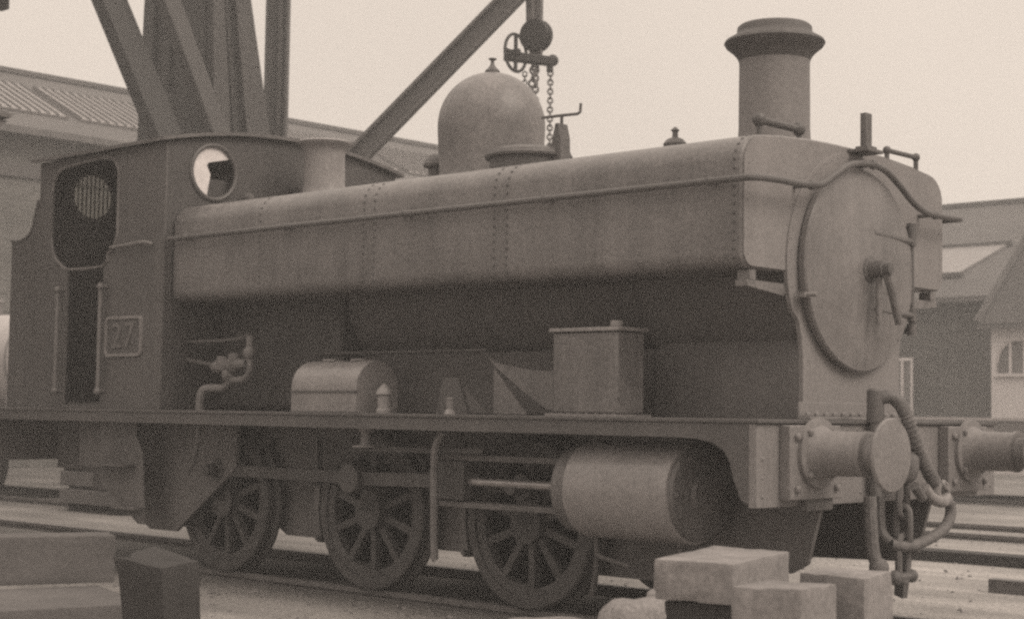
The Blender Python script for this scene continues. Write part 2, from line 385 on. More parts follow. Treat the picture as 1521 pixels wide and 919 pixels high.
for sg in (-1, 1):
    y = sg*.90; m = MB()
    ps = [pins[(sg, x)] for x in WX]
    for a, b in ((0, 1), (1, 2)): m.bar((ps[a].x, y, ps[a].z), (ps[b].x, y, ps[b].z), .045, .085)
    for p in ps: m.cyl((p.x, y-.04, p.z), (p.x, y+.04, p.z), .085, n=20)
    part(m, 'coupling_rod', M_black, .004)
    m = MB(); y2 = sg*1.02; xh = (-2.55, .80)
    pz = pins[(sg, WX[1])]
    m.bar((pz.x, y2-sg*.02, pz.z), (xh[0], y2, xh[1]), .05, .09); m.cyl((pz.x, y2-.05, pz.z), (pz.x, y2+.05, pz.z), .10, n=20)
    part(m, 'connecting_rod', M_black, .004)
    m = MB(); m.cyl((-2.5, y2, .80), (-1.45, y2, .80), .028, n=14); part(m, 'piston_rod', M_steel)
    m = MB(); m.box(-2.66, -1.50, y2-.05, y2+.05, .935, .975); m.box(-2.66, -1.50, y2-.05, y2+.05, .635, .672); part(m, 'slide_bar', M_dark, .004)
    m = MB(); m.box(-2.66, -2.42, y2-.07, y2+.07, .68, .93); part(m, 'crosshead', M_wheel, .01)
    # motion bracket: pale bent strap seen edge-on
    m = MB(); m.tube(spline([(-2.50, sg*1.20, 1.12), (-2.56, sg*1.20, 1.03), (-2.585, sg*1.19, .90), (-2.60, sg*1.17, .6), (-2.61, sg*1.15, .30)], 4), .026, 8); part(m, 'motion_bracket', M_pipe)
    # cylinder
    CYR = .285; cy = sg*1.02; cz = .80
    m = MB(); m.lathe([(CYR-.03, .08), (CYR, .092), (CYR+.004, .13), (CYR, .135), (CYR, .80), (CYR+.004, .805), (CYR, .85), (CYR-.03, .862)], (-1.48, cy, cz), (1, 0, 0), 56)
    cyl = part(m, 'cylinder', M_clad)
    m = MB(); m.lathe([(.27, .86), (.262, .885), (.2, .90), (.12, .905), (.11, .93), (1e-6, .935)], (-1.48, cy, cz), (1, 0, 0), 48)
    for k in range(12): a = 2*pi*k/12; m.lathe([(.016, 0), (.016, .02), (1e-6, .026)], (-.597, cy+.235*cos(a), cz+.235*sin(a)), (1, 0, 0), 6)
    part(m, 'cylinder_cover', M_dark, 0, cyl)
    m = MB(); m.lathe([(.27, .082), (.262, -.02), (.1, -.03), (.08, -.12), (.04, -.12)], (-1.48, cy, cz), (1, 0, 0), 40); part(m, 'cylinder_cover', M_dark, 0, cyl)
    m = MB(); m.box(-1.42, -.66, min(sg*.63, sg*1.0), max(sg*.63, sg*1.0), .62, 1.2); part(m, 'steam_chest', M_dark, .01)
    for xx in (-1.36, -.74):
        m = MB(); m.tube(spline([(xx, cy, cz-CYR+.01), (xx, cy, .44), (xx+.04, cy, .40), (xx+.25, cy, .36)], 4), .014, 8); part(m, 'drain_cock', M_dark)
    # guard iron in front of leading wheel
    m = MB(); m.prism([[(-.33, .42), (-.35, .14), (-.29, .12), (-.25, .42)]], sg*.68, sg*.74); part(m, 'guard_iron', M_dark)
    # leaf springs below the axles' centre line and brake gear
    for x in WX:
        m = MB()
        for k in range(6):
            hw = .42-.055*k; m.prism([[(x-hw, 1.00-.022*k), (x, .99-.022*k-.02), (x+hw, 1.00-.022*k), (x+hw, 1.02-.022*k), (x, 1.01-.022*k-.02), (x-hw, 1.02-.022*k)]], sg*.64, sg*.72)
        part(m, 'leaf_spring', M_dark)
        m = MB(); xb = x-.66; m.bar((xb, sg*.75, 1.05), (xb+.03, sg*.75, .30), .05, .03); m.prism([[(xb+.03, .36), (xb+.105, .33), (xb+.075, .54), (xb+.09, .70), (xb+.02, .70)]], sg*.70, sg*.80); part(m, 'brake_hanger', M_dark)
m = MB(); m.bar((-6.2, 0, .30), (-2.6, 0, .30), .05, .04); m.bar((-2.73, -.75, .31), (-2.73, .75, .31), .05, .05); m.bar((-4.23, -.75, .31), (-4.23, .75, .31), .05, .05); part(m, 'brake_rod', M_dark)
# reversing rod, lubricator pot and pipework above the middle wheel
m = MB(); m.bar((-3.45, -1.12, .985), (-2.2, -1.12, 1.0), .05, .035); part(m, 'reversing_rod', M_wheel)
m = MB(); m.lathe([(.09, 0), (.09, .012), (.04, .015), (.035, .10), (.055, .105), (.055, .125), (.02, .15), (1e-6, .155)], (-3.30, -1.14, 1.0), (0, 0, 1), 18); part(m, 'oil_pot', M_cast)
m = MB(); m.box(-5.8, -5.1, -.58, .58, .45, 1.2); m.box(-5.1, -4.0, -.55, .55, .62, 1.2); part(m, 'ashpan', M_frame, .02)
m = MB(); m.tube(spline([(-5.08, -1.22, 1.12), (-5.10, -1.22, .98), (-5.14, -1.22, .84), (-5.2, -1.22, .78)], 5), .02, 8); part(m, 'drain_pipe', M_body)
# ---- steps
for sg in (-1, 1):
    m = MB(); m.prism([[(-6.46, 1.2), (-5.95, 1.2), (-5.95, 1.02), (-5.86, .90), (-5.80, .34), (-5.90, .34), (-6.10, .46), (-6.43, .62), (-6.46, .70)]], sg*1.17, sg*1.185)
    m.box(-6.42, -5.95, min(sg*1.186, sg*1.30), max(sg*1.186, sg*1.30), .78, .80); m.box(-6.12, -5.82, min(sg*1.186, sg*1.28), max(sg*1.186, sg*1.28), .45, .47)
    part(m, 'cab_step', M_dark, .003)
m = MB(); m.box(-6.9, -6.0, -1.1, 1.1, .75, 1.2); m.box(-7.0, -6.4, -.9, .9, .55, .8); part(m, 'ashpan_damper_box', M_frame, .01)
m = MB(); m.prism([[(-6.88, 1.2), (-5.0, 1.2), (-5.0, .80), (-5.75, .28), (-6.1, .28), (-6.40, .42), (-6.84, .62), (-6.88, .70)]], -.93, -.90); part(m, 'rear_frame_plate', M_frame)

# ---- boiler, smokebox and tank
BZ = 2.125
m = MB(); m.lathe([(.60, -5.6), (.60, -1.3)], (0, 0, BZ), (1, 0, 0), 64)
for x in (-2.4, -3.6): m.lathe([(.603, x), (.606, x+.004), (.606, x+.06), (.603, x+.064)], (0, 0, BZ), (1, 0, 0), 64)
part(m, 'boiler', M_lag)
m = MB(); m.box(-5.62, -4.15, -.66, .66, FZ, 2.2); part(m, 'firebox', M_cabf, .05)
m = MB(); m.box(-4.145, -1.31, -.45, .45, FZ+.001, 1.66); part(m, 'frame_stretcher', M_frame, .01)
m = MB(); m.lathe([(.665, -1.35), (.665, -.262)], (0, 0, BZ), (1, 0, 0), 64)
m.prism([[(-.54, 1.22), (.54, 1.22), (.54, 1.62), (.42, 1.80), (-.42, 1.80), (-.54, 1.62)]], -1.30, -.262, 'yz')
for i in range(14): m.rivet((-1.25+i*.075, -.665*sin(radians(70)), BZ-.665*cos(radians(70))), (0, -sin(radians(70)), -cos(radians(70))), .01)
sb = part(m, 'smokebox', M_lag)
R1 = .705
left = [(-.54, 1.232), (-.54, 1.60), (-.555, 1.70), (-.585, 1.80)]
a0 = math.degrees(atan2(1.86-BZ, -.65)) % 360
ring = arc(0, BZ, R1, a0, 360-(a0-180)-360+0, 40) if False else [(R1*cos(radians(t)), BZ+R1*sin(radians(t))) for t in [203-i*(226/44) for i in range(45)]]
outl = left+ring+[(-p[0], p[1]) for p in reversed(left)]
m = MB(); m.prism([outl], -.262, -.232, 'yz')
for i in range(40): t = radians(203-i*(226/39)); m.rivet((-.232, .68*cos(t), BZ+.68*sin(t)), (1, 0, 0), .009)
for i in range(9): m.rivet((-.232, -.48+i*.12, 1.30), (1, 0, 0), .011)
part(m, 'smokebox_front', M_front, .004)
m = MB(); m.box(-.231, -.14, -.60, .60, FZ+.001, FZ+.018); m.box(-.232, -.216, -.60, .60, FZ+.019, FZ+.10)
for i in range(13): m.lathe([(.018, 0), (.018, .02), (1e-6, .03)], (-.18, -.57+i*.095, FZ+.018), (0, 0, 1), 6)
part(m, 'foot_angle', M_front, .003)
# smokebox door
m = MB(); m.lathe([(.575, .0), (.575, .012), (.607, .014), (.61, .05), (.60, .062), (.57, .066), (.45, .086), (.3, .105), (.15, .116), (1e-6, .12)], (-.232, 0, BZ), (1, 0, 0), 72)
dr = part(m, 'smokebox_door', M_door)
dx = -.232
def strap(z0):
    mm = MB(); mm.tube([(dx+.094, .06, z0+.03), (dx+.096, .07, z0), (dx+.090, .2, z0), (dx+.075, .42, z0-.004), (dx+.06, .60, z0-.006)], [.014, .02, .019, .018, .02], 8); return part(mm, 'hinge_strap', M_dark, 0, dr)
strap(BZ+.225); strap(BZ-.235)
m = MB(); m.cyl((dx+.055, .60, BZ-.36), (dx+.055, .60, BZ+.33), .016, n=10)
for z in (BZ+.23, BZ-.24, BZ+.30, BZ-.33): m.cyl((dx+.055, .60, z-.035), (dx+.055, .60, z+.035), .03, n=12); m.bar((dx, .62, z), (dx+.055, .60, z), .03, .04)
part(m, 'hinge_pin', M_dark, 0, dr)
m = MB(); m.lathe([(.085, .10), (.08, .125), (.056, .13), (.052, .215), (.036, .22), (.036, .26), (1e-6, .265)], (dx, 0, BZ), (1, 0, 0), 24); part(m, 'door_boss', M_dark, 0, dr)
m = MB(); m.cyl((dx+.175, 0, BZ+.02), (dx+.175, .0, BZ-.33), .021, .018, n=10); part(m, 'door_handle', M_pipe, 0, dr)
m = MB(); m.tube([(dx+.215, 0, BZ+.01), (dx+.225, .05, BZ-.10), (dx+.23, .14, BZ-.32)], [.028, .027, .024], 10); part(m, 'door_handle', M_pipe, 0, dr)
m = MB(); m.box(dx+.03, dx+.075, -.64, -.56, BZ-.20, BZ-.17); m.cyl((dx+.06, -.62, BZ-.185), (dx+.13, -.60, BZ-.185), .014, n=8); part(m, 'door_clip', M_front, 0, dr)

# tank: square saddle tank, rounded shoulders, crowned top
TY, TB, TS = 1.13, 2.065, 2.60
half = arc(-TY+.085, TB+.085, .085, 270, 180, 6) + [(-TY, 2.30), (-TY, 2.50)] + arc(-TY+.175, 2.645, .175, 180, 98, 10)[1:]
top = [(-.75, 2.845), (-.45, 2.865), (-.2, 2.872)]
prof = half+top+[(-p[0], p[1]) for p in reversed(half+top)]
m = MB(); TX0, TX1 = -5.60, -.252
n = len(prof)
xs = [TX0, TX0+.012, -5.0, -4.0, -3.0, -2.0, -1.0, TX1-.012, TX1]
vv = []; ff = []
for i, x in enumerate(xs):
    ins = .010 if i in (0, len(xs)-1) else 0
    for (py, pz) in prof:
        k = 1-ins/1.13; vv.append((x, py*k, 2.45+(pz-2.45)*(1-ins/.4)))
for i in range(len(xs)-1):
    for k in range(n): ff.append((i*n+k, (i+1)*n+k, (i+1)*n+(k+1) % n, i*n+(k+1) % n))
ff += [tuple(range(n)), tuple(reversed(range((len(xs)-1)*n, len(xs)*n)))]
m.add(vv, ff)
def along(sg, x, step=.042, rr=.0085):
    # rivets down the side of the tank following the profile
    pts = half; acc = 0; last = 0
    for i in range(len(pts)-1):
        a = Vector(pts[i]); b = Vector(pts[i+1]); ln = (b-a).length; t = b-a
        nrm = Vector((-t.y, t.x)).normalized()
        if nrm.x > 0: nrm = -nrm
        if nrm.x > -.05 and nrm.y < 0.2: nrm = nrm
        while acc <= ln:
            p = a+t*(acc/ln); m.rivet((x, sg*(-p.x) if sg > 0 else p.x, p.y), (0, nrm.x*(-sg), nrm.y), rr); acc += step
        acc -= ln
for i in range(16): m.rivet((TX1, -1.09, 2.14+i*.034), (1, 0, 0), .008); m.rivet((TX1, 1.09, 2.14+i*.034), (1, 0, 0), .008)
for i in range(17): m.rivet((TX1, -1.05+i*.02, 2.105), (1, 0, 0), .008)
nf = len(m.f)
for sg in (-1, 1):       # riveted seams
    for x in (-.30, -2.03, -2.14, -3.27, -3.38, -4.52): along(sg, x, .05, .0125)
tank = part(m, 'water_tank', M_tank, 0, ang=28)
tank.data.materials.append(M_rivet)
for k in range(nf, len(tank.data.polygons)): tank.data.polygons[k].material_index = 1
m = MB(); ep = [(p[0]*.985, 2.45+(p[1]-2.45)*.97) for p in prof]; m.prism([ep], TX1+.001, TX1+.009, 'yz')
for i in range(16): m.rivet((TX1+.009, -1.075, 2.14+i*.034), (1, 0, 0), .008); m.rivet((TX1+.009, 1.075, 2.14+i*.034), (1, 0, 0), .008)
part(m, 'tank_end_plate', M_front)  # end plate toned paler than the tank sides
# brackets carrying the tank from the smokebox
for sg in (-1, 1):
    m = MB(); m.prism([[(sg*1.06, 2.0), (sg*1.06, 1.965), (sg*.70, 1.93), (sg*.66, 1.97), (sg*.66, 2.0)]], -.34, -.255, 'yz'); m.box(-.34, -.255, min(sg*1.04, sg*.98), max(sg*1.04, sg*.98), 2.0, 2.058); part(m, 'tank_bracket', M_tank, .003)

# handrail (near side, across the front in an arch over the door, far side)
hz = 2.545; hy = TY+.065
fpts = [(-.17, -1.19, hz), (-.135, -1.13, hz+.004), (-.125, -.95, hz+.01), (-.125, -.75, hz+.012), (-.125, -.60, hz+.02), (-.125, -.50, hz+.04), (-.125, -.38, hz+.10), (-.125, -.24, hz+.17), (-.125, -.10, hz+.205), (-.125, .05, hz+.215), (-.125, .20, hz+.195), (-.125, .36, hz+.125), (-.125, .50, hz+.05), (-.125, .64, hz), (-.125, .82, hz-.015), (-.125, 1.06, hz-.012), (-.14, 1.15, hz-.006), (-.19, 1.195, hz)]
path = [(-5.58, -hy, hz), (-4, -hy, hz), (-2.5, -hy, hz), (-1, -hy, hz), (-.3, -hy, hz)]+fpts+[(-.4, hy, hz), (-1.5, hy, hz), (-3.5, hy, hz), (-5.58, hy, hz)]
m = MB(); m.tube(spline(path, 6), .0205, 10); hr = part(m, 'handrail', M_body)
for x in (-.42, -1.65, -2.9, -4.15, -5.35):
    for sg in (-1, 1):
        m = MB(); m.cyl((x, sg*(TY-.005), hz), (x, sg*hy, hz), .013, n=8); m.ball((x, sg*hy, hz), .03, 10); part(m, 'handrail_knob', M_body, 0, hr)
for y, z in ((-.62, hz+.018), (.05, hz+.215), (.80, hz-.014)):
    m = MB(); m.cyl((-.255, y, z), (-.125, y, z), .013, n=8); m.ball((-.125, y, z), .03, 10); part(m, 'handrail_knob', M_body, 0, hr)
# little fittings on top of the tank
def grab(x0, y0, x1, y1, z0, rr=.02, h=.11):
    m = MB(); m.cyl((x0, y0, z0+h), (x1, y1, z0+h), rr, n=10)
    for (x, y) in ((x0, y0), (x1, y1)): m.cyl((x, y, z0-.02), (x, y, z0+h), .016, n=8); m.ball((x, y, z0+h), rr*1.75, 10)
    part(m, 'grab_handle', M_body)
grab(-.50, -.60, -.50, -.18, 2.865, .025, .12); grab(-.27, .46, -.27, .82, 2.855, .016, .06)
m = MB(); m.box(-.24, -.10, -.05, .13, 2.832, 2.852); m.box(-.175, -.135, -.015, .055, 2.85, 3.07); m.box(-.20, -.11, -.03, .07, 2.85, 2.868); part(m, 'lamp_iron', M_dark, .003)
m = MB(); m.box(-1.68, -1.47, -.09, .06, 2.86, 2.885); m.lathe([(.05, 0), (.05, .12), (.075, .13), (.08, .16), (.055, .19), (.02, .205), (.018, .24), (.03, .25), (.012, .27), (1e-6, .275)], (-1.58, 0, 2.87), (0, 0, 1), 14); part(m, 'whistle', M_dark)
# chimney
CX = -.80
m = MB(); m.lathe([(.27, 2.80), (.245, 2.87), (.228, 2.95), (.222, 3.05), (.222, 3.2), (.220, 3.45), (.222, 3.47), (.17, 3.47), (.17, 3.0)], (CX, 0, 0), (0, 0, 1), 64)
chm = part(m, 'chimney', M_chim, 0, ang=50)
m = MB(); m.lathe([(.18, 3.472), (.223, 3.472), (.235, 3.50), (.262, 3.53), (.302, 3.562), (.316, 3.585), (.306, 3.603), (.272, 3.622), (.246, 3.638), (.236, 3.655), (.233, 3.685), (.216, 3.70), (.18, 3.697), (.175, 3.473)], (CX, 0, 0), (0, 0, 1), 64); part(m, 'chimney_cap', M_cap, 0, chm, ang=50)
# dome
DX, DR = -3.27, .395
pr = [(.42, 2.80), (.395, 2.86), (.383, 2.93), (.380, 3.0), (.384, 3.1), (.390, 3.2), (.394, 3.28)]+[(DR*cos(radians(t)), 3.335+.395*sin(radians(t))) for t in range(0, 91, 6)]
pr[-1] = (1e-6, pr[-1][1])
m = MB(); m.lathe(pr, (DX, 0, 0), (0, 0, 1), 64); dm = part(m, 'steam_dome', M_dome, 0, ang=50)
m = MB(); m.lathe([(.055, 3.70), (.055, 3.745), (.03, 3.77), (.016, 3.79), (.012, 3.82), (.03, 3.83), (.03, 3.838), (1e-6, 3.84)], (DX, 0, 0), (0, 0, 1), 16); part(m, 'dome_valve', M_dark, 0, dm)
# clack valve beside the dome
m = MB(); m.lathe([(.11, 2.86), (.11, 2.95), (.085, 2.955), (.05, 2.97), (.05, 3.07), (.085, 3.08), (.09, 3.10), (.075, 3.13), (.05, 3.16), (.02, 3.18), (1e-6, 3.185)], (-3.82, -.04, 0), (0, 0, 1), 20); part(m, 'clack_valve', M_dark)
# tank filler
fx, fy = -2.60, -.32
m = MB(); m.lathe([(.27, 2.80), (.27, 2.985), (.24, 2.985)], (fx, fy, 0), (0, 0, 1), 40); fl = part(m, 'tank_filler', M_body)
m = MB(); m.lathe([(.30, 2.985), (.305, 3.0), (.29, 3.03), (.22, 3.055), (.1, 3.07), (1e-6, 3.073)], (fx, fy, 0), (0, 0, 1), 40); part(m, 'filler_lid', M_dark, 0, fl)
m = MB(); m.prism([[(fx+.20, 2.90), (fx+.34, 2.92), (fx+.335, 3.10), (fx+.31, 3.20), (fx+.285, 3.20), (fx+.25, 3.06), (fx+.15, 3.05)]], fy-.05, fy+.05); m.cyl((fx+.30, fy, 3.18), (fx+.30, fy, 3.26), .012, n=8); part(m, 'filler_clamp', M_dark, .004, fl)
m = MB(); m.tube([(fx+.12, fy, 3.262), (fx+.30, fy, 3.258), (fx+.44, fy, 3.252), (fx+.465, fy, 3.262), (fx+.47, fy, 3.32)], .0105, 8); part(m, 'filler_lever', M_dark, 0, fl)
# safety valve bonnet
m = MB(); m.lathe([(.27, 2.82), (.22, 2.89), (.185, 2.97), (.170, 3.06), (.165, 3.2), (.164, 3.31), (.172, 3.35), (.195, 3.375), (.222, 3.39), (.226, 3.405), (.21, 3.415), (.18, 3.415), (.15, 3.40), (.14, 3.27)], (-5.15, 0, 0), (0, 0, 1), 48)
part(m, 'safety_valve_bonnet', M_clad, 0, ang=50)

# ---- things on the footplate, near side and far side
def sandbox(sg):
    y0, y1 = sorted((sg*1.10, sg*.84))
    m = MB(); m.box(-1.66, -1.15, y0, y1, FZ+.016, 1.735); p = part(m, 'sandbox', M_tank, .015)
    m = MB(); m.box(-1.68, -1.13, y0-.014, y1+.014, 1.737, 1.76); m.cyl((-1.22, (y0+y1)/2-.05, 1.765), (-1.22, (y0+y1)/2-.05, 1.80), .04, n=14); part(m, 'lid', M_clad, .004, p)
    m = MB(); m.box(-1.69, -1.12, y0-.03, y1+.03, FZ+.001, FZ+.015)
    for i in range(8): m.rivet((-1.65+i*.07, y0-.015, FZ+.014), (0, 0, 1), .01)
    part(m, 'base_flange', M_clad, 0, p)
    m = MB(); m.tube(spline([(-1.5, sg*.85, 1.2), (-1.55, sg*.80, .8), (-1.58, sg*.76, .35), (-1.62, sg*.75, .12)], 4), .022, 8); part(m, 'sand_pipe', M_dark, 0, p)
for sg in (-1, 1): sandbox(sg)
def toolbox(sg):
    y0, y1 = sorted((sg*1.17, sg*.78)); w2 = (y1-y0)/2; yc = (y0+y1)/2
    pro = [(y0, FZ+.002), (y1, FZ+.002), (y1, 1.38)]+[(yc+w2*cos(radians(t)), 1.40+.19*sin(radians(t))) for t in range(0, 181, 15)]+[(y0, 1.38)]
    m = MB(); m.prism([pro], -4.07, -3.38, 'yz'); p = part(m, 'toolbox', M_clad, .004)
    m = MB(); m.box(-4.075, -3.375, y0-.008, y0+.01, 1.365, 1.38); part(m, 'lid_edge', M_body, 0, p)
    for x in (-3.85, -3.55): m = MB(); m.box(x-.06, x+.06, yc-.05, yc+.05, 1.588, 1.602); part(m, 'hinge', M_clad, .004, p)
for sg in (-1, 1): toolbox(sg)
for sg in (-1, 1):
    # support gussets and plates carrying boiler and motion
    m = MB(); m.prism([[(-2.36, 1.60), (-2.30, 1.565), (-2.1, 1.53), (-1.93, 1.51), (-1.82, 1.51), (-1.72, 1.515), (-1.70, 1.26), (-1.85, 1.27), (-2.05, 1.38), (-2.33, 1.56)]], sg*.92, sg*.935); m.prism([[(-2.31, 1.53), (-2.02, FZ+.005), (-2.31, FZ+.005)]], sg*.92, sg*.935); part(m, 'boiler_stay', M_tank)
    m = MB(); m.prism([[(-2.86, FZ+.003), (-2.80, 1.47), (-2.66, 1.47), (-2.56, FZ+.003)]], sg*.90, sg*.915); m.prism([[(-2.56, 1.40), (-2.35, FZ+.01), (-2.5, FZ+.01)]], sg*.94, sg*.95); part(m, 'boiler_stay', M_body)
    m = MB(); m.lathe([(.055, 0), (.055, .02), (.045, .03), (.045, .12), (.06, .125), (.055, .15), (.015, .19), (1e-6, .20)], (-3.17, sg*1.10, FZ), (0, 0, 1), 18); part(m, 'lubricator', M_cast)
    m = MB(); m.lathe([(.04, 0), (.035, .02), (.025, .03), (.025, .09), (.03, .10), (1e-6, .11)], (-2.52, sg*1.12, FZ), (0, 0, 1), 14); part(m, 'oil_cup', M_cast)
    m = MB(); m.tube([(-4.4, sg*.68, 1.66), (-2.62, sg*.68, 1.66)], .012, 8); part(m, 'blower_pipe', M_body)
    # injector and its pipes
    y = sg*.98
    m = MB(); m.lathe([(.03, 0), (.045, .02), (.05, .08), (.06, .085), (.06, .11), (.045, .12), (.06, .24), (.065, .25), (.065, .28), (.045, .29), (.035, .42)], (-5.25, y, 1.56), (1, 0, .05), 18)
    m.cyl((-4.98, y, 1.55), (-4.98, y, 1.66), .05, n=14); m.cyl((-5.12, y, 1.54), (-5.12, y, 1.64), .055, n=14); m.ball((-5.05, y, 1.50), .06, 12); m.ball((-4.80, y, 1.66), .055, 12); m.cyl((-4.80, y, 1.60), (-4.80, y, 1.79), .03, n=12)
    inj = part(m, 'injector', M_pipe)
    m = MB(); m.tube(spline([(-5.02, y, 1.50), (-5.05, y, 1.44), (-5.12, y-sg*.0, 1.40), (-5.24, sg*1.06, 1.39), (-5.27, sg*1.08, 1.32), (-5.27, sg*1.08, 1.20)], 5), .032, 10); part(m, 'overflow_pipe', M_pipe, 0, inj)
    m = MB(); m.tube(spline([(-4.80, y, 1.62), (-4.79, y, 1.54), (-4.85, y, 1.47), (-5.0, y, 1.46)], 5), .026, 10); part(m, 'feed_pipe', M_pipe, 0, inj)
    m = MB(); m.tube(spline([(-5.6, y, 1.76), (-5.2, y, 1.76), (-4.95, y, 1.77), (-4.80, y, 1.80)], 5), .014, 8); m.tube([(-5.6, y, 1.62), (-5.25, y, 1.575)], .018, 8); part(m, 'steam_pipe', M_body, 0, inj)

# ---- cab
CY = 1.205; CX0, CX1 = -7.46, -5.615; EZ = 3.31
def cabside(sg):
    op = arc(-7.06, 3.05, .19, 180, 95, 5) + [(-6.7, 3.262)] + arc(-6.44, 3.09, .18, 80, 0, 5) + arc(-6.46, 2.66, .20, 0, -70, 5) + [(-6.45, 2.38), (-6.45, FZ+.03), (-6.98, FZ+.03), (-6.98, 2.38)] + arc(-7.0, 2.66, .25, 250, 180, 5)
    m = MB(); m.prism([[(CX0, FZ+.002), (CX1, FZ+.002), (CX1, EZ), (CX0, EZ)], op], sg*(CY-.015), sg*CY)
    for i in range(50): m.rivet((CX1-.03, sg*CY, FZ+.06+i*.04), (0, sg, 0), .007)
    p = part(m, 'cab_side', M_tank if False else M_body)
    m = MB(); lp = [Vector((a, sg*(CY+.003), b)) for a, b in op if b > 2.37]; m.tube(spline(lp[::1]+[lp[-1]], 2), .013, 6); part(m, 'beading', M_tank, 0, p)
    # number plate
    m = MB(); m.prism([rrect(-6.365, -5.875, 1.655, 1.955, .035)], sg*(CY+.001), sg*(CY+.012)); pl = part(m, 'number_plate', M_plate)
    m = MB(); m.prism([rrect(-6.375, -5.865, 1.645, 1.965, .045), rrect(-6.352, -5.888, 1.668, 1.942, .03)], sg*(CY+.001), sg*(CY+.022)); part(m, 'plate_border', M_brass, 0, pl)
    cu = bpy.data.curves.new('digits', 'FONT'); cu.body = '27'; cu.size = .29; cu.extrude = .006; cu.align_x = 'CENTER'; cu.align_y = 'CENTER'; cu.space_character = 1.15
    tmp = bpy.data.objects.new('tmp', cu); dme = bpy.data.meshes.new_from_object(tmp); bpy.data.objects.remove(tmp)
    o = bpy.data.objects.new('digits', dme); COL.objects.link(o); o.parent = pl; dme.materials.clear(); dme.materials.append(M_num)
    o.location = (-6.12, sg*(CY+.018), 1.80); o.rotation_euler = (radians(90), 0, 0 if sg < 0 else pi)
    # the vertical handrails beside the doorway
    for x in (-6.40, -7.04):
        m = MB(); m.cyl((x, sg*(CY+.055), 1.37), (x, sg*(CY+.055), 2.21), .017, n=10)
        for z in (1.37, 2.21): m.ball((x, sg*(CY+.055), z), .032, 10); m.cyl((x, sg*(CY-.005), z), (x, sg*(CY+.055), z), .014, n=8)
        part(m, 'cab_handrail', M_pipe, 0, p)
    m = MB(); m.tube([(-6.33, sg*CY, 2.50), (-6.28, sg*(CY+.05), 2.515), (-5.82, sg*(CY+.05), 2.535), (-5.77, sg*CY, 2.52)], .015, 8); part(m, 'cab_handrail', M_pipe, 0, p)
for sg in (-1, 1): cabside(sg)
def arcroof(y, e=0): return EZ+e+.155*(1-(y/1.27)**2)
ys = [-CY+.017+i*(2*(CY-.017))/24 for i in range(25)]
topl = [(y, arcroof(y, -.012)) for y in ys]
for (xa, xb, zc, yw, rr) in ((CX1-.017, CX1-.002, 3.12, .755, .205), (CX0+.002, CX0+.017, 3.075, .705, .195)):
    m = MB(); m.prism([[(CY-.017, FZ+.004), (-CY+.017, FZ+.004)]+topl, circ(-yw, zc, rr)]+([circ(yw, zc, rr)] if xb < -6 else []), xa, xb, 'yz')
    if xb > -6: 
        for i in range(30): m.rivet((xb, -CY+.05, 1.3+i*.065), (1, 0, 0), .007)
    p = part(m, 'cab_front' if xb > -6 else 'cab_back', M_cabf)
    for sg in ((-1, 1) if xb < -6 else (-1,)):
        m = MB(); m.torus((xb+.002, sg*yw, zc), rr+.012, .02, (1, 0, 0), 40, 8); fm = part(m, 'window_frame', M_body if sg < 0 else M_dark, 0, p)
        m = MB()
        if xb > -6 and sg < 0:      # pale pane stands in for reflected sky, cut away at the dark part
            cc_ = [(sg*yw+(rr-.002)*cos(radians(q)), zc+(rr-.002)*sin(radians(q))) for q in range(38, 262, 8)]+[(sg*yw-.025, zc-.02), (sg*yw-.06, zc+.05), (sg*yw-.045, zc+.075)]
            m.prism([cc_], xa+.004, xa+.008, 'yz'); part(m, 'window_pane', M_glint, 0, p)
        else: m.prism([circ(sg*yw, zc, rr-.002)], xa+.004, xa+.008, 'yz'); part(m, 'window_pane', M_glass, 0, p)
        if xb < -6:
            m = MB()
            for i in range(-4, 5):
                y = sg*yw+i*.042; h = sqrt(max(.0, rr**2-(i*.042)**2)); m.cyl((xa-.012, y, zc-h), (xa-.012, y, zc+h), .008, n=6)
            part(m, 'window_guard', M_clad, 0, p)
m = MB()
rt = [(-1.27+i*2.54/28) for i in range(29)]
m.prism([[(y, arcroof(y, .0)) for y in rt]+[(y, arcroof(y, .028)) for y in reversed(rt)]], CX0-.06, CX1+.05, 'yz')
pass
part(m, 'cab_roof', M_dark)
m = MB(); m.lathe([(.62, -5.75), (.62, -5.64)], (0, 0, BZ+.1), (1, 0, 0), 40); m.box(-7.4, -5.64, -CY+.03, CY-.03, FZ+.001, FZ+.05); m.box(-6.6, -5.65, .35, 1.15, FZ+.05, 2.1); m.cyl((-5.75, .3, 2.4), (-6.0, .3, 2.5), .03, n=8); m.cyl((-5.8, -.2, 2.9), (-5.8, .35, 2.9), .04, n=8); m.box(-5.85, -5.7, -.80, -.48, 2.88, 3.08); part(m, 'cab_fittings', M_cabin)
m = MB(); m.box(CX1-.001, CX1+.10, .05, .30, 3.02, 3.09); part(m, 'cab_front_fitting', M_dark, .01); m = MB(); m.lathe([(.02, 0), (.02, .05), (.045, .06), (.03, .10), (1e-6, .105)], (CX1, -.45, 2.94), (1, 0, 0), 12); part(m, 'whistle_valve', M_dark)
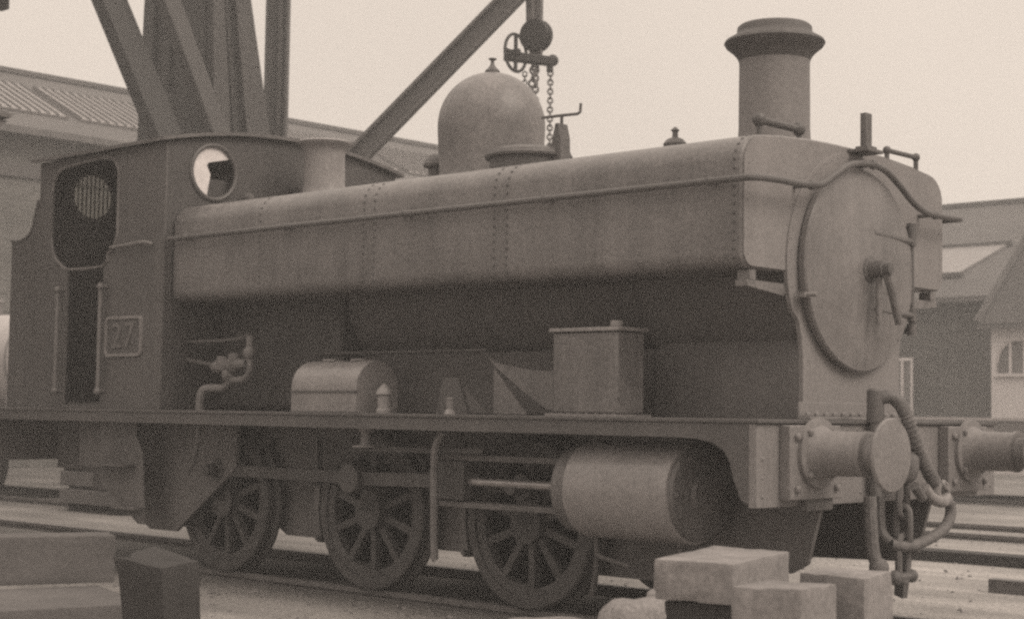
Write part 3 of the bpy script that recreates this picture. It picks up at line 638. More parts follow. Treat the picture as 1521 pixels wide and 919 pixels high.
# bunker
m = MB()
bk = [(-7.90, FZ+.002), (CX0-.002, FZ+.002), (CX0-.002, 3.0)]+[(CX0-.11+.10*cos(radians(t))-.0, 2.98-.0+.0*t) for t in ()]+[(-7.50, 2.95), (-7.53, 2.84), (-7.58, 2.74), (-7.66, 2.68), (-7.72, 2.67), (-7.90, 2.67)]
for sg in (-1, 1): m.prism([bk], sg*(CY-.016), sg*(CY-.001))
m.box(-7.90, -7.885, -CY+.017, CY-.017, FZ+.002, 2.67)
bun = part(m, 'bunker', M_body)
m = MB(); m.tube(spline([(-7.90, -CY, 2.672), (-7.72, -CY, 2.672), (-7.58, -CY, 2.742), (-7.50, -CY, 2.95), (-7.47, -CY, 3.0)], 4), .014, 6); part(m, 'beading', M_body, 0, bun)
m = MB(); 
for k in range(60): m.ball((-7.68+random.uniform(-.17, .17), random.uniform(-1.1, 1.1), 2.52+random.uniform(-.05, .12)), random.uniform(.05, .11), 6, (1, .8, .7))
part(m, 'coal', M_coal, 0, bun, ang=10)

# ---- front coupling and hoses
m = MB(); m.box(.001, .025, -.16, .16, .90, 1.16)
m.tube(spline([(.0, 0, 1.05), (.10, 0, 1.05), (.15, -.02, 1.03), (.185, -.04, .985), (.175, -.05, .92), (.12, -.05, .90), (.09, -.05, .94)], 5), [.045]*15+[.04]*10+[.035]*6, 12); hk = part(m, 'coupling_hook', M_dark)
def link(c, l, wd, rr, ax, mname='coupling_link', mt=M_dark):
    c = Vector(c); e = Vector(ax).normalized(); z = Vector((0, 0, 1)); pts = []
    for i in range(25):
        t = 2*pi*i/24; q = cos(t); s_ = sin(t); pts.append(c+e*(wd*q)+z*((l-wd)*(1 if s_ > 0 else -1)*(1 if abs(s_) > 1e-6 else 0)+wd*s_))
    mm = MB(); mm.tube(pts, rr, 8, False); return part(mm, mname, mt, 0, hk)
link((.13, -.05, .80), .12, .045, .02, (0, 1, 0)); link((.13, -.05, .62), .12, .045, .02, (1, 0, 0)); link((.13, -.05, .44), .13, .05, .022, (0, 1, 0))
m = MB(); m.tube([(.13, -.14, .335), (.13, .05, .335)], .025, 10); m.ball((.13, -.14, .335), .045, 10); m.ball((.13, .05, .335), .04, 10); part(m, 'coupling_screw', M_dark, 0, hk)
# vacuum standpipe and hose
m = MB(); m.tube(spline([(.05, -.22, .80), (.05, -.22, 1.1), (.05, -.22, 1.30)], 4), .036, 12); m.lathe([(.045, 1.22), (.05, 1.24), (.05, 1.40), (.036, 1.415)], (.05, -.22, 0), (0, 0, 1), 16); m.tube(spline([(.05, -.22, 1.33), (.08, -.20, 1.36), (.12, -.165, 1.365), (.155, -.13, 1.33), (.175, -.11, 1.28)], 4), .04, 12); sp = part(m, 'vacuum_standpipe', M_dark)
m = MB(); m.tube(spline([(.175, -.11, 1.29), (.19, -.08, 1.21), (.20, -.02, 1.10), (.205, .06, .99), (.205, .14, .91), (.205, .19, .87)], 6), .036, 12)
hp = spline([(.175, -.11, 1.29), (.19, -.08, 1.21), (.20, -.02, 1.10), (.205, .06, .99), (.205, .14, .91), (.205, .19, .87)], 8)
for i in range(2, len(hp)-2, 2): m.torus(hp[i], .036, .006, hp[i+1]-hp[i-1], 14, 5)
part(m, 'vacuum_hose', M_rubber, 0, sp)
m = MB(); m.tube(spline([(.205, .06, .845), (.205, .14, .79), (.205, .22, .765), (.205, .29, .76), (.205, .335, .785)], 5), .035, 12); m.tube(spline([(.205, .17, .88), (.205, .21, .80), (.205, .25, .77)], 4), .022, 8); m.tube(spline([(.205, .25, .87), (.205, .33, .83), (.205, .345, .80)], 4), .016, 8); m.torus((.205, .29, .82), .055, .012, (1, 0, 0), 20, 6); part(m, 'hose_coupling', M_cast, 0, sp)
m = MB(); m.tube(spline([(.205, .30, .765), (.205, .36, .745), (.205, .375, .69), (.205, .33, .625), (.205, .22, .575), (.19, .08, .535), (.17, -.05, .51), (.10, -.12, .52)], 6), .033, 12); part(m, 'heating_hose', M_rubber, 0, sp)
m = MB(); m.tube(spline([(.02, -.12, .80), (.03, -.12, .60), (.09, -.12, .53)], 4), .03, 10); m.tube(spline([(.205, -.05, .86), (.205, .04, .785)], 4), .03, 10); part(m, 'heating_pipe', M_dark, 0, sp)
m = MB(); m.tube(spline([(.08, -.33, .80), (.09, -.33, .60), (.10, -.32, .47), (.12, -.30, .40)], 4), .038, 10); m.ball((.12, -.30, .40), .06, 10); part(m, 'drain_hose', M_rubber, 0, sp)

# ------------------------------------------------------------------ crane behind
CR = thing('yard_crane', 'tall dark riveted crane mast with slanting jib behind the locomotive cab', 'crane', (-17.1, 7.45, GZ))
def fc(z): return (-17.74+.081*z, 8.39-.149*z)          # the mast leans a little
def fh(z): return (1.29-.054*z, 1.10-.090*z)
def mpt(a, b, z): c = fc(z); h = fh(z); return (c[0]+a*h[0], c[1]+b*h[1], z)
BX = [(0, 1, 2, 3), (7, 6, 5, 4), (0, 4, 5, 1), (1, 5, 6, 2), (2, 6, 7, 3), (3, 7, 4, 0)]
ZT = 10.2
m = MB(); m.add([mpt(a, b, z) for z in (GZ, ZT) for a, b in ((-1, -1), (1, -1), (1, 1), (-1, 1))], BX); part(m, 'mast', M_crane, .03, CR)
def mstrip(a0, a1, b0, b1, th, mt):      # a cover strip lying on one face, a narrow tapering plate
    m = MB(); vs = []
    for z in (GZ, ZT-.05):
        for a, b in ((a0, b0), (a1, b1)):
            vs.append(Vector(mpt(a, b, z)))
    nrm = Vector((1, 0, 0)) if a0 == a1 else Vector((0, -1, 0))
    m.add([v-nrm*.02 for v in vs]+[v+nrm*th for v in vs], [(0, 1, 3, 2), (4, 6, 7, 5), (0, 4, 5, 1), (1, 5, 7, 3), (3, 7, 6, 2), (2, 6, 4, 0)])
    for f in (.14, .86):
        for k in range(34):
            z = .4+k*.28; p = Vector(mpt(a0+(a1-a0)*f, b0+(b1-b0)*f, z)); m.rivet(p+nrm*th, nrm, .03)
    part(m, 'mast_strip', mt, 0, CR)
mstrip(1, 1, -.96, -.40, .10, M_crane2); mstrip(1, 1, .12, .93, .13, M_crane2); mstrip(1, 1, -.25, -.1, .05, M_crane)
mstrip(-.95, -.6, -1, -1, .08, M_crane); mstrip(.45, .9, -1, -1, .09, M_crane); mstrip(-.3, -.1, -1, -1, .06, M_crane)
m = MB(); m.bar((-17.27, 4.28, 10.2), (-15.72, 6.25, 4.4), .44, .30, (1, 0, 0)); part(m, 'brace', M_crane, .02, CR)
m = MB(); m.bar((-16.2, 4.75, 10.1), (-15.62, 6.72, 5.3), .30, .24, (1, 0, 0)); part(m, 'brace', M_crane2, .02, CR)
m = MB(); c = Vector((-16.3, 5.5, 6.2)); m.prism([[(c.x-.75, c.z-1.1), (c.x+.55, c.z-1.3), (c.x+.3, c.z-.2), (c.x-.5, c.z+.1)]], 6.36, 6.40)
part(m, 'gusset_plate', M_crane, .004, CR)
# jib: rolled I section
ja, jb = Vector((-15.55, 5.24, 1.62)), Vector((-10.3, 9.6, 8.80))
t = (jb-ja).normalized(); dv = Vector((d.x, d.y, 0)).normalized(); nn = (dv - t*dv.dot(t)).normalized(); up = t.cross(nn)
if up.z < 0: up = -up
m = MB()
m.bar(ja+up*.13, jb+up*.13, .30, .05, up); m.bar(ja-up*.13, jb-up*.13, .30, .05, up); m.bar(ja, jb, .05, .215, up)
for k in range(60):
    for sg in (-1, 1): q = ja+(jb-ja)*((k+.5)/60); m.rivet(q-nn*.151+up*.13*sg, -nn, .014)
jib = part(m, 'jib', M_jib, .005, CR)
m = MB(); m.bar((-17.0, 7.3, 1.3), (-15.3, 5.3, 1.4), .5, .5); part(m, 'jib_foot', M_crane, .02, CR)
m = MB(); m.bar((-10.4, 9.55, 8.7), (-16.8, 6.9, 10.1), .05, .05); part(m, 'tie_rod', M_crane, 0, CR)
m = MB(); m.bar((-16.85, 7.1, 10.1), (-14.95, 2.2, 10.6), .25, .3); part(m, 'cross_arm', M_crane, .01, CR)
# hook block hanging at the top left from the brace
# upright post beside the mast
m = MB(); c0 = Vector((-17.45, 9.2, 0)); ex = Vector((.73, .685, 0)); ey = Vector((-.685, .73, 0))
mx = Matrix((ex, ey, Vector((0, 0, 1)))).transposed().to_4x4(); mx.translation = c0
m.box(-.20, -.155, -.14, .14, GZ, 10.5, mx); m.box(.155, .20, -.14, .14, GZ, 10.5, mx); m.box(-.154, .154, -.02, .02, GZ, 10.5, mx); m.box(.02, .10, -.10, -.021, GZ, 10.3, mx)
po = m.build('iron_post', M_crane2, None, .006); tag(po, 'upright iron girder post standing right of the crane mast', 'post')

# chain hoist
HB = Vector((-11.09, 9.0, 6.79))
HO = thing('chain_hoist', 'hand chain hoist with spoked wheel hanging from the crane jib', 'chain hoist', HB)
ri = Vector((.7286, .685, 0)); fw = Vector((-.685, .7286, 0))
def H(px, py, dd=0): # local offsets in metres: 1 px of the photograph is 1/100 m at the hoist
    return HB + ri*((px-797)*.00997) + Vector((0, 0, 1))*((55-py)*.00997) + fw*dd
m = MB(); axl = (ri*.55+fw*.83).normalized()
c = H(797, 53); m.lathe([(.19, -.10), (.235, -.095), (.245, -.05), (.235, -.01), (.20, 0), (.235, .01), (.245, .05), (.235, .095), (.19, .10)], c, axl, 40); part(m, 'load_sheave', M_crane, 0, HO)
m = MB(); m.bar(H(797, -15), H(797, 85), .20, .07, axl); m.bar(H(788, -10), H(790, 60), .12, .10, axl); m.torus(H(797, -22), .07, .028, axl, 20, 8); m.cyl(H(797, -28), H(797, -80), .02, n=8); part(m, 'hook_shank', M_dark, .01, HO)
m = MB(); ax2 = (ri*.82-fw*.57).normalized(); wc = H(767, 82, -.12); m.torus(wc, .275, .024, ax2, 44, 8)
e1 = Vector((0, 0, 1)); e2 = ax2.cross(e1)
for k in range(4): a = k*pi/2; m.bar(wc, wc+(e1*cos(a)+e2*sin(a))*.27, .045, .04, ax2)
m.lathe([(.06, -.06), (.06, .06)], wc, ax2, 14); part(m, 'hand_wheel', M_crane, 0, HO)
m = MB(); m.bar(H(750, 86, -.1), H(824, 92), .16, .13); m.cyl(H(818, 88), H(818, 108), .05, n=12); m.ball(H(822, 90), .09, 12); part(m, 'hoist_frame', M_crane, .02, HO)
def chain(a, b, rr=.012, l=.085, wd=.03):
    m = MB(); a = Vector(a); b = Vector(b); n = int((b-a).length/(l*.72)); 
    for i in range(n):
        c = a+(b-a)*((i+.5)/n); e = ri if i % 2 == 0 else fw
        pts = [c+e*(wd*cos(2*pi*k/12))+Vector((0, 0, 1))*(l/2*sin(2*pi*k/12)) for k in range(13)]
        m.tube(pts, rr, 5, False)
    part(m, 'chain', M_dark, 0, HO, ang=80)
chain(H(819, 106), H(819, 235), .014, .09, .035); chain(H(796, 96), H(797, 230), .02, .11, .045); chain(H(781, 108), H(781, 230), .012, .085, .03); chain(H(795.5, 100), H(792, 140), .02, .12, .06)

# ------------------------------------------------------------------ buildings
def quadslab(m, P, th):  # sloping roof sheet from four corners, thickened downwards
    P = [Vector(p) for p in P]; n = (P[1]-P[0]).cross(P[3]-P[0]).normalized()
    if n.z < 0: n = -n
    m.add([p for p in P]+[p-n*th for p in P], [(0, 1, 2, 3), (7, 6, 5, 4), (0, 4, 5, 1), (1, 5, 6, 2), (2, 6, 7, 3), (3, 7, 4, 0)])
# long works building on the left, ridge along y
WB = thing('workshop_building', 'long low grey workshop with skylights in its roof behind the crane', 'building', (-30, 15, GZ))
Y0, Y1 = -25, 34
m = MB(); m.box(-34.0, -26.0, Y0, Y1, GZ, 7.1); m.add([(-34, Y, 7.1) for Y in (Y0, Y1)]+[(-26, Y, 7.1) for Y in (Y0, Y1)]+[(-30, Y, 9.0) for Y in (Y0, Y1)], [(0, 2, 4), (1, 5, 3), (0, 4, 5, 1), (2, 3, 5, 4), (0, 1, 3, 2)]); part(m, 'wall', M_brickl, 0, WB)
m = MB()
def rp(f, off=0): # point on front roof slope, f = 0 eave .. 1 ridge
    return (-25.6-4.4*f, 7.06+2.08*f+off)
quadslab(m, [(rp(0)[0], Y0, rp(0)[1]), (rp(0)[0], Y1, rp(0)[1]), (rp(1)[0], Y1, rp(1)[1]), (rp(1)[0], Y0, rp(1)[1])], .10)
quadslab(m, [(-30, Y0, 9.14), (-30, Y1, 9.14), (-34.4, Y1, 7.06), (-34.4, Y0, 7.06)], .10)
m.box(-30.12, -29.88, Y0, Y1, 9.12, 9.24)
rf = part(m, 'roof', M_slate, 0, WB)
for i, yy in enumerate(range(-24, 34, 5)):
    m = MB(); a = rp(.24, .07); b = rp(.72, .07); y2 = yy+4.7
    quadslab(m, [(a[0], yy, a[1]), (a[0], y2, a[1]), (b[0], y2, b[1]), (b[0], yy, b[1])], .05); part(m, 'skylight', M_pat, 0, rf)
    m = MB()
    for k in range(21):
        yk = yy+.02+k*4.66/20; m.bar((a[0], yk, a[1]+.02), (b[0], yk, b[1]+.02), .03, .035)
    part(m, 'glazing_bar', M_slate, 0, rf)
m = MB(); m.box(-25.75, -25.5, Y0, Y1, 6.90, 7.05); part(m, 'gutter', M_dark, 0, WB)
m = MB(); m.box(-25.999, -25.93, Y0, Y1, 6.05, 6.35); part(m, 'string_course', M_slate, 0, WB)
# lower roof in front of it, seen between bonnet and dome
LS = thing('lean_to_shed', 'lower shed with pale sloping roof between crane jib and dome', 'shed', (-23, 19, GZ))
m = MB(); m.prism([[(-25.9, GZ), (-22.2, GZ), (-22.2, 5.6), (-25.9, 6.6)]], 13.9, 30); part(m, 'wall', M_brick, 0, LS)
m = MB(); quadslab(m, [(-21.9, 13.7, 5.66), (-21.9, 30.2, 5.66), (-25.85, 30.2, 6.85), (-25.85, 13.7, 6.85)], .1); part(m, 'roof', M_slate, 0, LS)

# brick works at the right, ridge along x
BB = thing('brick_building', 'sooty brick works building with slate roof and skylight at far right', 'building', (-10, 35, GZ))
X0, X1 = -30, 14
m = MB(); m.prism([[(30, GZ), (40, GZ), (40, 4.45), (35, 7.3), (30, 4.45)]], X0, X1, 'yz'); part(m, 'wall', M_brick, 0, BB)
m = MB(); quadslab(m, [(X0-.3, 29.6, 4.34), (X1, 29.6, 4.34), (X1, 35, 7.45), (X0-.3, 35, 7.45)], .12); quadslab(m, [(X0-.3, 40.4, 4.34), (X1, 40.4, 4.34), (X1, 35, 7.45), (X0-.3, 35, 7.45)], .12); m.box(X0-.3, X1, 34.9, 35.1, 7.42, 7.55); rf = part(m, 'roof', M_slate, 0, BB)
def r2p(f, off=.0): return (29.6+5.4*f, 4.34+3.11*f+off)
for xa in (-19.5, -9.2):
    a = r2p(.20, .08); b = r2p(.50, .08)
    m = MB(); quadslab(m, [(xa, a[0], a[1]), (xa+3.7, a[0], a[1]), (xa+4.4, b[0], b[1]), (xa, b[0], b[1])], .06); part(m, 'skylight', M_pat, 0, rf)
    m = MB(); m.bar((xa-.1, a[0], a[1]), (xa+3.9, a[0], a[1]), .14, .12); m.bar((xa-.1, b[0], b[1]), (xa+4.5, b[0], b[1]), .12, .12); part(m, 'skylight_frame', M_slate, 0, rf)
m = MB(); m.box(X0, X1, 29.45, 29.6, 4.22, 4.36); part(m, 'gutter', M_dark, 0, BB)
# white framed door
m = MB(); m.box(-17.45, -16.65, 29.97, 29.995, GZ, 2.75); dd_ = part(m, 'door', M_brick if False else M_wag, 0, BB)
m = MB()
for x in (-17.45, -17.22, -16.98, -16.70): m.box(x, x+.06, 29.90, 29.968, GZ, 2.75)
m.box(-17.45, -16.64, 29.90, 29.967, 2.751, 2.83); part(m, 'door_frame', M_white, 0, dd_)
# annex with arched window
AN = thing('rendered_annex', 'pale rendered annex with arched window and gabled roof at right edge', 'building', (-11, 28.5, GZ))
ax0, ax1 = -13.45, -8.5; axm = (ax0+ax1)/2
win = [(-13.33, 2.34), (-12.25, 2.34)]+[(-12.79+.54*cos(radians(t)), 2.60+.56*sin(radians(t))) for t in range(0, 181, 15)]
win2 = [(p[0]+2.4, p[1]) for p in win]
m = MB(); m.prism([[(ax0, GZ), (ax1, GZ), (ax1, 3.55), (axm, 3.56), (ax0, 3.55)], win, win2], 28.0, 28.25); m.box(ax0, ax0+.25, 28.251, 29.99, GZ, 3.55); m.box(ax1-.25, ax1, 28.251, 29.99, GZ, 3.55); part(m, 'wall', M_rend, 0, AN)
for dxx in (0, 2.4):
    m = MB(); m.box(-13.33+dxx, -12.25+dxx, 28.12, 28.14, 2.3, 3.2); wn = part(m, 'window', M_wag, 0, AN)
    m = MB()
    for x in (-13.02, -12.66, -12.32): m.box(x+dxx, x+.05+dxx, 28.06, 28.118, 2.34, 2.6+.56*sqrt(max(0, 1-((x+.79+12)/.54)**2)))
    m.tube([(dxx-12.79+.54*cos(radians(t)), 28.07, 2.60+.56*sin(radians(t))) for t in range(0, 181, 12)], .04, 6); part(m, 'window_frame', M_white, 0, wn)
    m = MB(); m.box(-13.38+dxx, -12.2+dxx, 27.9, 28.0, 2.27, 2.339); part(m, 'sill', M_rend, 0, wn)
m = MB(); quadslab(m, [(ax0-.15, 27.7, 3.5), (ax0-.15, 31.4, 3.5), (axm, 31.4, 6.4), (axm, 27.7, 6.4)], .1) if False else None
quadslab(m, [(ax0-.2, 27.7, 3.53), (ax1+.2, 27.7, 3.53), (ax1-.8, 28.7, 5.95), (ax0+.8, 28.7, 5.95)], .06)
m.add([(ax0-.2, 27.7, 3.53), (ax0+.8, 28.7, 5.95), (ax0+.8, 32.4, 5.95), (ax0-.2, 32.4, 3.53), (ax1+.2, 27.7, 3.53), (ax1-.8, 28.7, 5.95), (ax1-.8, 32.4, 5.95), (ax1+.2, 32.4, 3.53)], [(0, 3, 2, 1), (4, 5, 6, 7), (1, 2, 6, 5)]); part(m, 'roof', M_slate, 0, AN)
m = MB(); m.bar((ax0-.22, 27.70, 3.60), (ax0+.78, 28.68, 6.02), .13, .13); m.box(ax0-.2, ax1+.2, 27.62, 27.69, 3.40, 3.50); part(m, 'roof_edge', M_dark, 0, AN)

# ------------------------------------------------------------------ wagons
def wagon(name, label, cat, x0, x1, yc, zb, hgt, body, btop):
    t = thing(name, label, cat, ((x0+x1)/2, yc, 0))
    m = MB(); m.box(x0, x1, yc-1.15, yc+1.15, zb, zb+hgt)
    k = x0
    part(m, 'body', body, .01, t)
    m = MB(); m.box(x0-.01, x1+.01, yc-1.17, yc+1.17, zb+hgt+.001, zb+hgt+.05); part(m, 'top_rail', btop, 0, t)
    m = MB(); m.box(x0, x1, yc-1.1, yc-1.0, zb-.25, zb-.001); m.box(x0, x1, yc+1.0, yc+1.1, zb-.25, zb-.001); m.box(x0, x0+.1, yc-.999, yc+.999, zb-.25, zb-.001); m.box(x1-.1, x1, yc-.999, yc+.999, zb-.25, zb-.001); part(m, 'underframe', M_wag, .005, t)
    for x in (x0+1.1, x1-1.1):
        for sg in (-1, 1):
            m = MB(); m.lathe([(.40, -.06), (.46, -.055), (.46, .05), (.40, .06), (.34, .02), (.1, .05), (.1, .09), (.06, .1), (1e-6, .1)], (x, yc+sg*.76, .46), (0, sg, 0), 32); part(m, 'wheel', M_wheel, 0, t)
            m = MB(); y = yc+sg*1.02; m.box(x-.11, x+.11, y-.08, y+.08, .36, .58); m.bar((x-.35, y, .98), (x-.08, y, .5), .03, .06); m.bar((x+.35, y, .98), (x+.08, y, .5), .03, .06)
            part(m, 'axlebox', M_wag, .01, t)
            m = MB()
            for q in range(4): m.box(x-.42+.08*q, x+.42-.08*q, y-.04, y+.04, .74-.035*q, .77-.035*q)
            part(m, 'leaf_spring', M_wag, 0, t)
    return t
wagon('flat_wagon', 'low sided railway wagon behind the right hand buffer', 'wagon', -9.4, -2.2, 15.98, 1.0, .22, M_wag, M_pale)
# tank wagon at the left edge
TWX = -14.95; TW = wagon('tank_wagon', 'pale topped tank wagon half hidden behind the bunker at left edge', 'wagon', -20.5, TWX, 3.92, 1.0, .08, M_wag, M_wag)
m = MB(); m.lathe([(1e-6, -.16), (.3, -.13), (.55, -.05), (.66, .03), (.70, .12), (.70, 4.9), (.66, 5.0), (.5, 5.08), (1e-6, 5.14)], (TWX-5.35, 3.92, 1.88), (1, 0, 0), 40)
part(m, 'barrel', M_pale, 0, TW, ang=60)
m = MB(); 
for x in (-19.6, -17.7, -15.8):
    m = MB(); m.torus((x, 3.92, 1.88), .705, .025, (1, 0, 0), 40, 6); part(m, 'strap', M_wag, 0, TW)
    m = MB(); m.box(x-.1, x+.1, 3.3, 4.54, 1.081, 1.4); part(m, 'cradle', M_wag, 0, TW)
m = MB(); m.lathe([(.28, 2.5), (.28, 2.78), (.30, 2.79), (.26, 2.85), (1e-6, 2.88)], (-17.7, 3.92, 0), (0, 0, 1), 24); part(m, 'filler_dome', M_wag, 0, TW)

BS = thing('added_buffer_stop', 'dark timber buffer stop added at the end of the short track to darken the gap beyond the cab steps', 'buffer stop', (-12.6, 3.92, GZ))
m = MB(); m.box(-13.3, -12.0, 2.75, 5.1, GZ-.01, .86); part(m, 'sleeper_crib', M_woodd, .02, BS)  # dark mass added to fill the pale gap behind the steps
for z in (.12, .34, .56, .78):
    m = MB(); m.box(-13.36, -11.94, 2.66, 2.749, z-.09, z+.09); part(m, 'crib_timber', M_dark, .01, BS)
m = MB(); m.box(-13.55, -13.301, 2.7, 5.15, .88, 1.14); part(m, 'buffing_beam', M_dark, .01, BS)
m = MB(); m.box(-13.4, -12.2, 2.9, 4.9, .861, .93); part(m, 'ash_fill', M_cinder, .03, BS)
# ------------------------------------------------------------------ foreground timber, stones, post
def worn(vs, name, mt, rnd):
    '''a worn block from eight corners: faces divided, edges knocked about, slight sag and splits'''
    from mathutils import noise
    bm = bmesh.new(); V = [bm.verts.new(v) for v in vs]
    for f in [(3, 2, 1, 0), (4, 5, 6, 7), (0, 1, 5, 4), (1, 2, 6, 5), (2, 3, 7, 6), (3, 0, 4, 7)]: bm.faces.new([V[i] for i in f])
    bmesh.ops.bevel(bm, geom=bm.edges[:], offset=.007, segments=2, affect='EDGES', profile=.6)
    bmesh.ops.subdivide_edges(bm, edges=[e for e in bm.edges if e.calc_length() > .08], cuts=7, use_grid_fill=True)
    off = Vector((rnd.uniform(0, 50), rnd.uniform(0, 50), 0)); c = sum((Vector(v) for v in vs), Vector())/8
    for v in bm.verts:
        q = v.co*7+off; dn = (v.co-c).normalized()
        v.co += Vector((noise.noise(q), noise.noise(q+Vector((9, 0, 0))), noise.noise(q+Vector((0, 9, 0)))))*.004
        v.co -= dn*max(0, noise.noise(v.co*16+off)-.28)*.05
    bmesh.ops.recalc_face_normals(bm, faces=bm.faces)
    me = bpy.data.meshes.new(name); bm.to_mesh(me); bm.free(); me.polygons.foreach_set('use_smooth', [True]*len(me.polygons)); me.set_sharp_from_angle(angle=radians(40)); me.materials.append(mt)
    ob = bpy.data.objects.new(name, me); COL.objects.link(ob); return ob
def baulk(name, P, top, bottom, label, mt, cat='timber block', group=None, tilt=0):
    """P: four plan corners; a solid sawn block with slightly uneven corners"""
    P = [Vector((p[0], p[1])) for p in P]
    c = sum(P, Vector((0, 0)))/4
    o = bpy.data.objects.new(name, None)
    m = MB(); n = 6
    vs = []; fs = []
    rnd = random.Random(sum(map(ord, label)) % 1000)
    for z in (bottom, top):
        for p in P: vs.append((p.x+rnd.uniform(-.006, .006), p.y+rnd.uniform(-.006, .006), z+rnd.uniform(-.006, .004)*(1 if z == top else 0)))
    ob = worn(vs, name, mt, rnd)
    return tag(ob, label, cat, group)
def quad(p, q, s_, t_): return [p, q, s_, t_]
A = [(.64, -3.02), (1.0, -2.95), (.78, -2.20), (.36, -2.215)]
G = 'timber baulks stacked in the foreground'
baulk('timber_block', A, .64, .47, 'broad pale topped timber block, topmost of the foreground stack', M_wood, group=G)
A2 = [(.67, -2.98), (1.02, -2.90), (.80, -2.22), (.40, -2.23)]
zz = .465
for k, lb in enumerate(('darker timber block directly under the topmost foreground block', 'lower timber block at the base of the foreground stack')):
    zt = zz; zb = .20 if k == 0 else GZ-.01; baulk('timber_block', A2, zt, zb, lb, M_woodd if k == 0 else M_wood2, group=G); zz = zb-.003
baulk('timber_block', [(1.17, -3.2), (1.43, -3.10), (1.40, -2.80), (1.14, -2.88)], .58, GZ-.01, 'short upright timber block in front, nearest the camera', M_wood2, group=G)
baulk('timber_block', [(.80, -2.16), (1.14, -2.15), (1.06, -1.77), (.72, -1.82)], .545, GZ-.01, 'upright timber block to the right behind the stack, beneath the buffer', M_wood, group=G)
# steps of baulks at left
def strip(name, p0, p1, depth, top, bottom, label, mt):
    p0 = Vector(p0); p1 = Vector(p1); e = (p1-p0).normalized(); nrm = Vector((-e.y, e.x))
    if nrm.x > 0: nrm = -nrm
    a = p0-e*2.2
    return baulk(name, [a, p1, p1+nrm*depth, a+nrm*depth], top, bottom, label, mt, 'timber baulk', 'heavy baulks lying at lower left')
strip('timber_baulk', (-3.656, -3.621), (-3.40, -3.01), .30, .49, .213, 'upper grey timber baulk lying at the lower left edge', M_baulk)
strip('timber_baulk', (-2.662, -4.169), (-2.446, -3.40), .98, .21, GZ-.01, 'lower pale topped timber baulk beneath the upper one at left', M_baulk)
mxp = Matrix.Rotation(radians(12), 4, 'Z'); mxp.translation = Vector((-1.66, -3.87, 0))
pc = [(-.13, -.12), (.13, -.12), (.13, .12), (-.13, .12)]
vs_ = [mxp @ Vector((x*1.0+.02, y, GZ-.02)) for x, y in pc]+[mxp @ Vector((x*1.12-.05, y*1.08, zt)) for (x, y), zt in zip(pc, (.53, .49, .51, .565))]
o = worn(vs_, 'timber_post', M_woodd, random.Random(4)); tag(o, 'dark tarred timber post stump standing in front at lower left', 'post')
def rock(name, c, s_, label, seed):
    bm = bmesh.new(); bmesh.ops.create_icosphere(bm, subdivisions=3, radius=1); rn = random.Random(seed)
    ph = [rn.uniform(0, 6) for _ in range(6)]
    for v in bm.verts:
        k = 1+.12*sin(3*v.co.x+ph[0])*cos(2.5*v.co.y+ph[1])+.07*sin(6*v.co.z+ph[2]+4*v.co.x)
        v.co = Vector((max(-.8, min(.8, v.co.x))*s_[0]*k, max(-.85, min(.85, v.co.y))*s_[1]*k, max(-.7, min(.75, v.co.z))*s_[2]*k))
    me = bpy.data.meshes.new(name); bm.to_mesh(me); bm.free(); me.polygons.foreach_set('use_smooth', [True]*len(me.polygons))
    me.materials.append(M_stone); ob = bpy.data.objects.new(name, me); COL.objects.link(ob); ob.location = c; return tag(ob, label, 'stone', 'stones beside the track')
rock('stone', (-.38, -1.86, .10), (.17, .24, .26), 'pale rounded stone beside the left end of the stacked timber', 3)
rock('stone', (-.52, -1.50, .12), (.09, .09, .24), 'small pale stone just behind the larger rounded one', 5)
rock('stone', (-1.20, -1.62, -.03), (.34, .26, .16), 'flat pale stone slab lying beside the leading wheel', 8)
m = MB(); m.box(-.95, 2.6, 3.12, 3.24, GZ-.02, .035); o = m.build('iron_bar', M_rail, None, .006); tag(o, 'short dark iron bar lying on the ground at the lower right', 'bar')
def litter(name, n, seed, boxes, smin, smax, mt):
    rn = random.Random(seed); m = MB()
    for k in range(n):
        x0, x1, y0, y1 = boxes[k % len(boxes)]
        x, y = rn.uniform(x0, x1), rn.uniform(y0, y1); q = smin+(smax-smin)*rn.random()**2.5
        a = rn.uniform(0, 6.28); pts = []
        for i in range(5): t = a+i*1.257+rn.uniform(-.3, .3); pts.append((x+q*cos(t)*rn.uniform(.7, 1.2), y+q*sin(t)*rn.uniform(.7, 1.2), GZ-.004))
        top = [(x+(p[0]-x)*.6+rn.uniform(-.2, .2)*q, y+(p[1]-y)*.6, GZ+q*rn.uniform(.3, .8)) for p in pts]
        m.add(pts+top, [(0, 1, 6, 5), (1, 2, 7, 6), (2, 3, 8, 7), (3, 4, 9, 8), (4, 0, 5, 9), (5, 6, 7, 8, 9)])
    o = m.build(name, mt, None, ang=20); tag(o, kind='stuff')
AREA = [(-7, 3, -3.6, -.9), (-6, 6, 1.2, 8), (-7, 3, -2.6, -.9), (-20, 0, 1.5, 15)]
litter('ballast', 2000, 11, AREA, .006, .03, M_stone)
litter('cinders', 1300, 12, AREA, .006, .026, M_cinder)
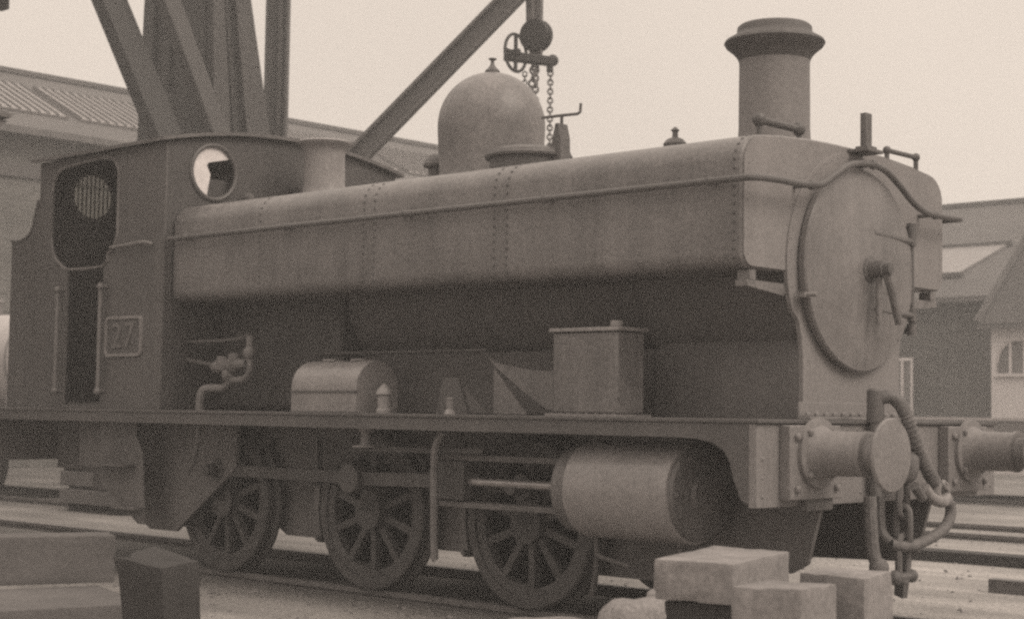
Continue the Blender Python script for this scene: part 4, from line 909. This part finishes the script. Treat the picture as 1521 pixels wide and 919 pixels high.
# long timber lying in the yard and bits of iron
m = MB(); m.box(-9, 9, 5.2, 5.48, GZ-.01, .03); o = m.build('long_timber', M_woodd, None, .01); tag(o, 'long dark timber lying across the pale yard behind the locomotive', 'timber')

# ------------------------------------------------------------------ canopy corner and hanging block at the left edge
CN = thing('canopy', 'dark corner of an overhanging roof at the left edge of the frame', 'canopy', (-9.9, -2.2, GZ))
m = MB(); m.prism([[(-1.34, 3.72), (-4.2, 3.92), (-4.2, 4.02), (-1.30, 3.76)]], -12.4, -7.76, 'yz'); m.prism([[(-1.34, 3.70), (-1.50, 3.56), (-4.2, 3.2), (-4.2, 3.9)]], -8.0, -7.80, 'yz'); part(m, 'roof', M_dark, 0, CN)
for x in (-12.2, -7.95):
    m = MB(); m.box(x-.08, x+.08, -3.4, -3.24, GZ, 3.3); part(m, 'pillar', M_dark, .01, CN)
HK = Vector((-15.05, 2.55, 6.9))
HBk = thing('pulley_block', 'dark pulley block with dangling hook at the top left corner', 'pulley block', HK)
m = MB(); m.lathe([(.25, -.07), (.30, -.06), (.30, .06), (.25, .07)], HK, (.3, .9, 0), 32); part(m, 'sheave', M_crane, 0, HBk)
m = MB(); m.bar(HK+Vector((0, 0, -.3)), HK+Vector((0, 0, .5)), .16, .2); m.ball(HK+Vector((-.12, -.12, -.36)), .06, 10); m.cyl(HK+Vector((0, 0, .5)), HK+Vector((0, 0, 3.6)), .02, n=8); part(m, 'block_frame', M_crane, .02, HBk)

# ------------------------------------------------------------------ haze: thin yard haze, thickened to lift the blacks overall
HZ = .0052
m = MB(); m.box(-70, 70, -40, 70, GZ-1, 11.2)
hz_o = m.build('haze', bpy.data.materials.new('veil_air')); tag(hz_o, kind='stuff')
mt = hz_o.data.materials[0]; mt.use_nodes = True; t = mt.node_tree; t.nodes.remove(t.nodes['Principled BSDF'])
pv = t.nodes.new('ShaderNodeVolumePrincipled'); pv.inputs['Color'].default_value = (.95, .95, .95, 1); pv.inputs['Density'].default_value = HZ; pv.inputs['Anisotropy'].default_value = 0
t.links.new(pv.outputs[0], t.nodes['Material Output'].inputs['Volume'])
